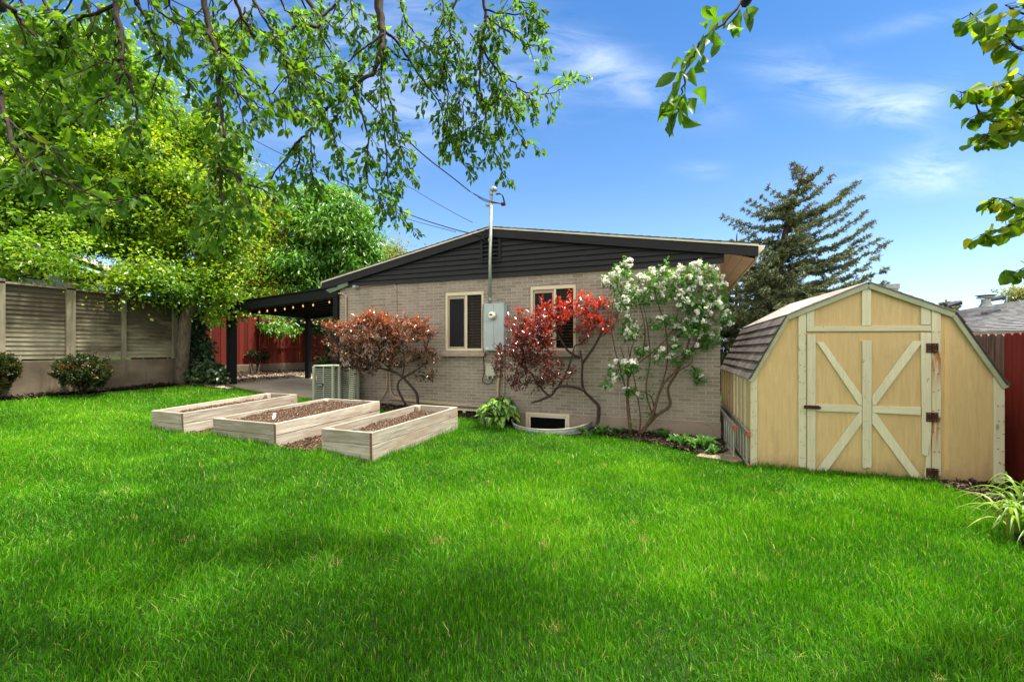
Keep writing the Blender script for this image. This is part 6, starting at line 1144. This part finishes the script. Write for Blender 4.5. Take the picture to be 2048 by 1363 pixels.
# ---------------------------------------------------------------- round-leaved tree at the right edge
rb = thing('redbud_tree', 'round-leaved tree reaching in from the right edge of the view', 'tree', Vector((px(2420, 700, 2.2).x, px(2420, 700, 2.2).y, .05)))
b0 = rb.location.copy(); mb = MB(); tr_ = [b0, b0 + Vector((0, .1, 1.4)), b0 + Vector((-.1, .15, 2.6)), b0 + Vector((-.2, .2, 3.8))]; tk = curve(tr_, 5); mb.tube(tk, np.linspace(.11, .05, len(tk)), 10); P, D, N_ = [], [], []
RB = [([(2160, 90), (2048, 100), (2010, 70), (1975, 55), (1940, 25)], 1.75), ([(2160, 20), (2060, 30), (2010, 10)], 1.75), ([(2160, 170), (2060, 200), (2020, 240), (1965, 235), (1945, 190), (1920, 185)], 1.9), ([(2060, 205), (2010, 175), (1990, 170)], 1.9), ([(2060, 215), (2030, 265), (1985, 265), (1950, 285)], 1.9), ([(2140, 430), (2050, 420), (2010, 400), (1985, 395)], 2.0), ([(2060, 430), (2010, 455), (1960, 470)], 2.0), ([(2140, 560), (2060, 535), (2035, 545)], 2.1), ([(2140, 150), (2060, 150), (2040, 160)], 1.8), ([(2120, 130), (2045, 215), (2030, 200)], 1.95)]
for pl, Y in RB:
    c = curve([px(x, y, Y) for x, y in pl], 5); k = min(range(len(tk)), key=lambda i: (tk[i] - c[0]).length); cc_ = curve([tk[max(0, k - 3)], (tk[k] + c[0]) / 2 + Vector(r.normal(0, .05, 3)), c[0]], 5); mb.tube(cc_, np.linspace(.020, .006, len(cc_)), 6); mb.tube(c, np.linspace(.006, .002, len(c)), 5)
    for a, b in zip(c[2:], c[3:]):
        for _ in range(3): q = a.lerp(b, r.random()); d = Vector((r.normal(0, 1), r.normal(0, 1), -.5 + r.normal(0, .5))).normalized(); mb.tube([q, q + d * .03], .0012, 4); P.append(tuple(q + d * .03)); D.append(tuple(d + Vector((0, 0, -.4)))); N_.append(tuple(Vector((r.normal(-.2, .6), -.5 + r.normal(0, .5), .6))))
nb_ = 0
while nb_ < 34:                     # the rest of its crown, beyond the right edge
    q = b0 + Vector((r.normal(.15, .55), r.normal(.1, .6), r.uniform(1.7, 4.4))); sx, sy, sY = to_px([tuple(q)])
    if sY[0] > .3 and sx[0] < 2330: continue
    nb_ += 1; k = min(range(len(tk)), key=lambda i: (tk[i] - q).length); c = curve([tk[max(0, k - 2)], (tk[k] + q) / 2 + Vector((0, 0, .1)), q], 4); mb.tube(c, np.linspace(.018, .003, len(c)), 5)
    for _ in range(34):
        p = q + Vector(r.normal(0, .17, 3)); sx, sy, sY = to_px([tuple(p)])
        if sY[0] > .3 and sx[0] < 2120: continue
        P.append(tuple(p)); D.append(tuple(Vector(r.normal(0, 1, 3)) + Vector((0, 0, -.5)))); N_.append(tuple(Vector((0, -.4, .7)) + Vector(r.normal(0, .5, 3))))
mb.build('trunk', G['bark_dark'], rb, smooth=True); P = np.array(P); L = .054 * (.6 + .55 * r.random(len(P))); leaves('foliage', P, D, L, L * .95, 'leaf_redbud', rb, T_ROUND, np.clip(r.normal(.5, .28, len(P)), 0, 1), N=np.array(N_), smooth=True, r=r)

# ---------------------------------------------------------------- greenery closing the gaps far behind
tree('hedge_tree', 'green hedge-like tree mass behind the red fence', 'tree', [px(560, 740, 23), px(560, 680, 23), px(560, 640, 23)], [.12, .1, .05], [E_(470, 660, 22, 2.6, 1.2), E_(600, 660, 23, 2.6, 1.2), E_(390, 640, 21, 2.4, 1.4), E_(700, 660, 26, 2.5, 1.2), E_(520, 690, 23, 3.2, .8)], 230, 110, .20, 'leaf_shade', spread=.42, seed=121, group='trees beyond the red fence')
spruce('low bushy blue-green spruce between the house corner and the shed roof', 19, [(1470, 760), (1472, 650), (1474, 560)], [(1440, 600, 0, -.05), (1520, 600, .2, 0), (1435, 640, .3, -.1), (1540, 625, -.3, 0), (1450, 570, -.3, .1), (1500, 570, .4, .1), (1455, 670, .3, -.1), (1490, 670, -.5, -.1)], 7, nrand=120, tr=(.1, .07, .02), rl=(1.7, .3), hmin=.6)
mb = MB()
for k in range(30): mb.rt(); x = -1.5 + k * .146; mb.box(x, 12.8, .0, x + .138, 12.82, 1.75 + .02 * random.random())
o = mb.build('picket_fence', G['old_fence'], loc=(.6, 12.8, 0)); tag(o, 'orange-brown fence far back in the gap between house and shed', 'fence')
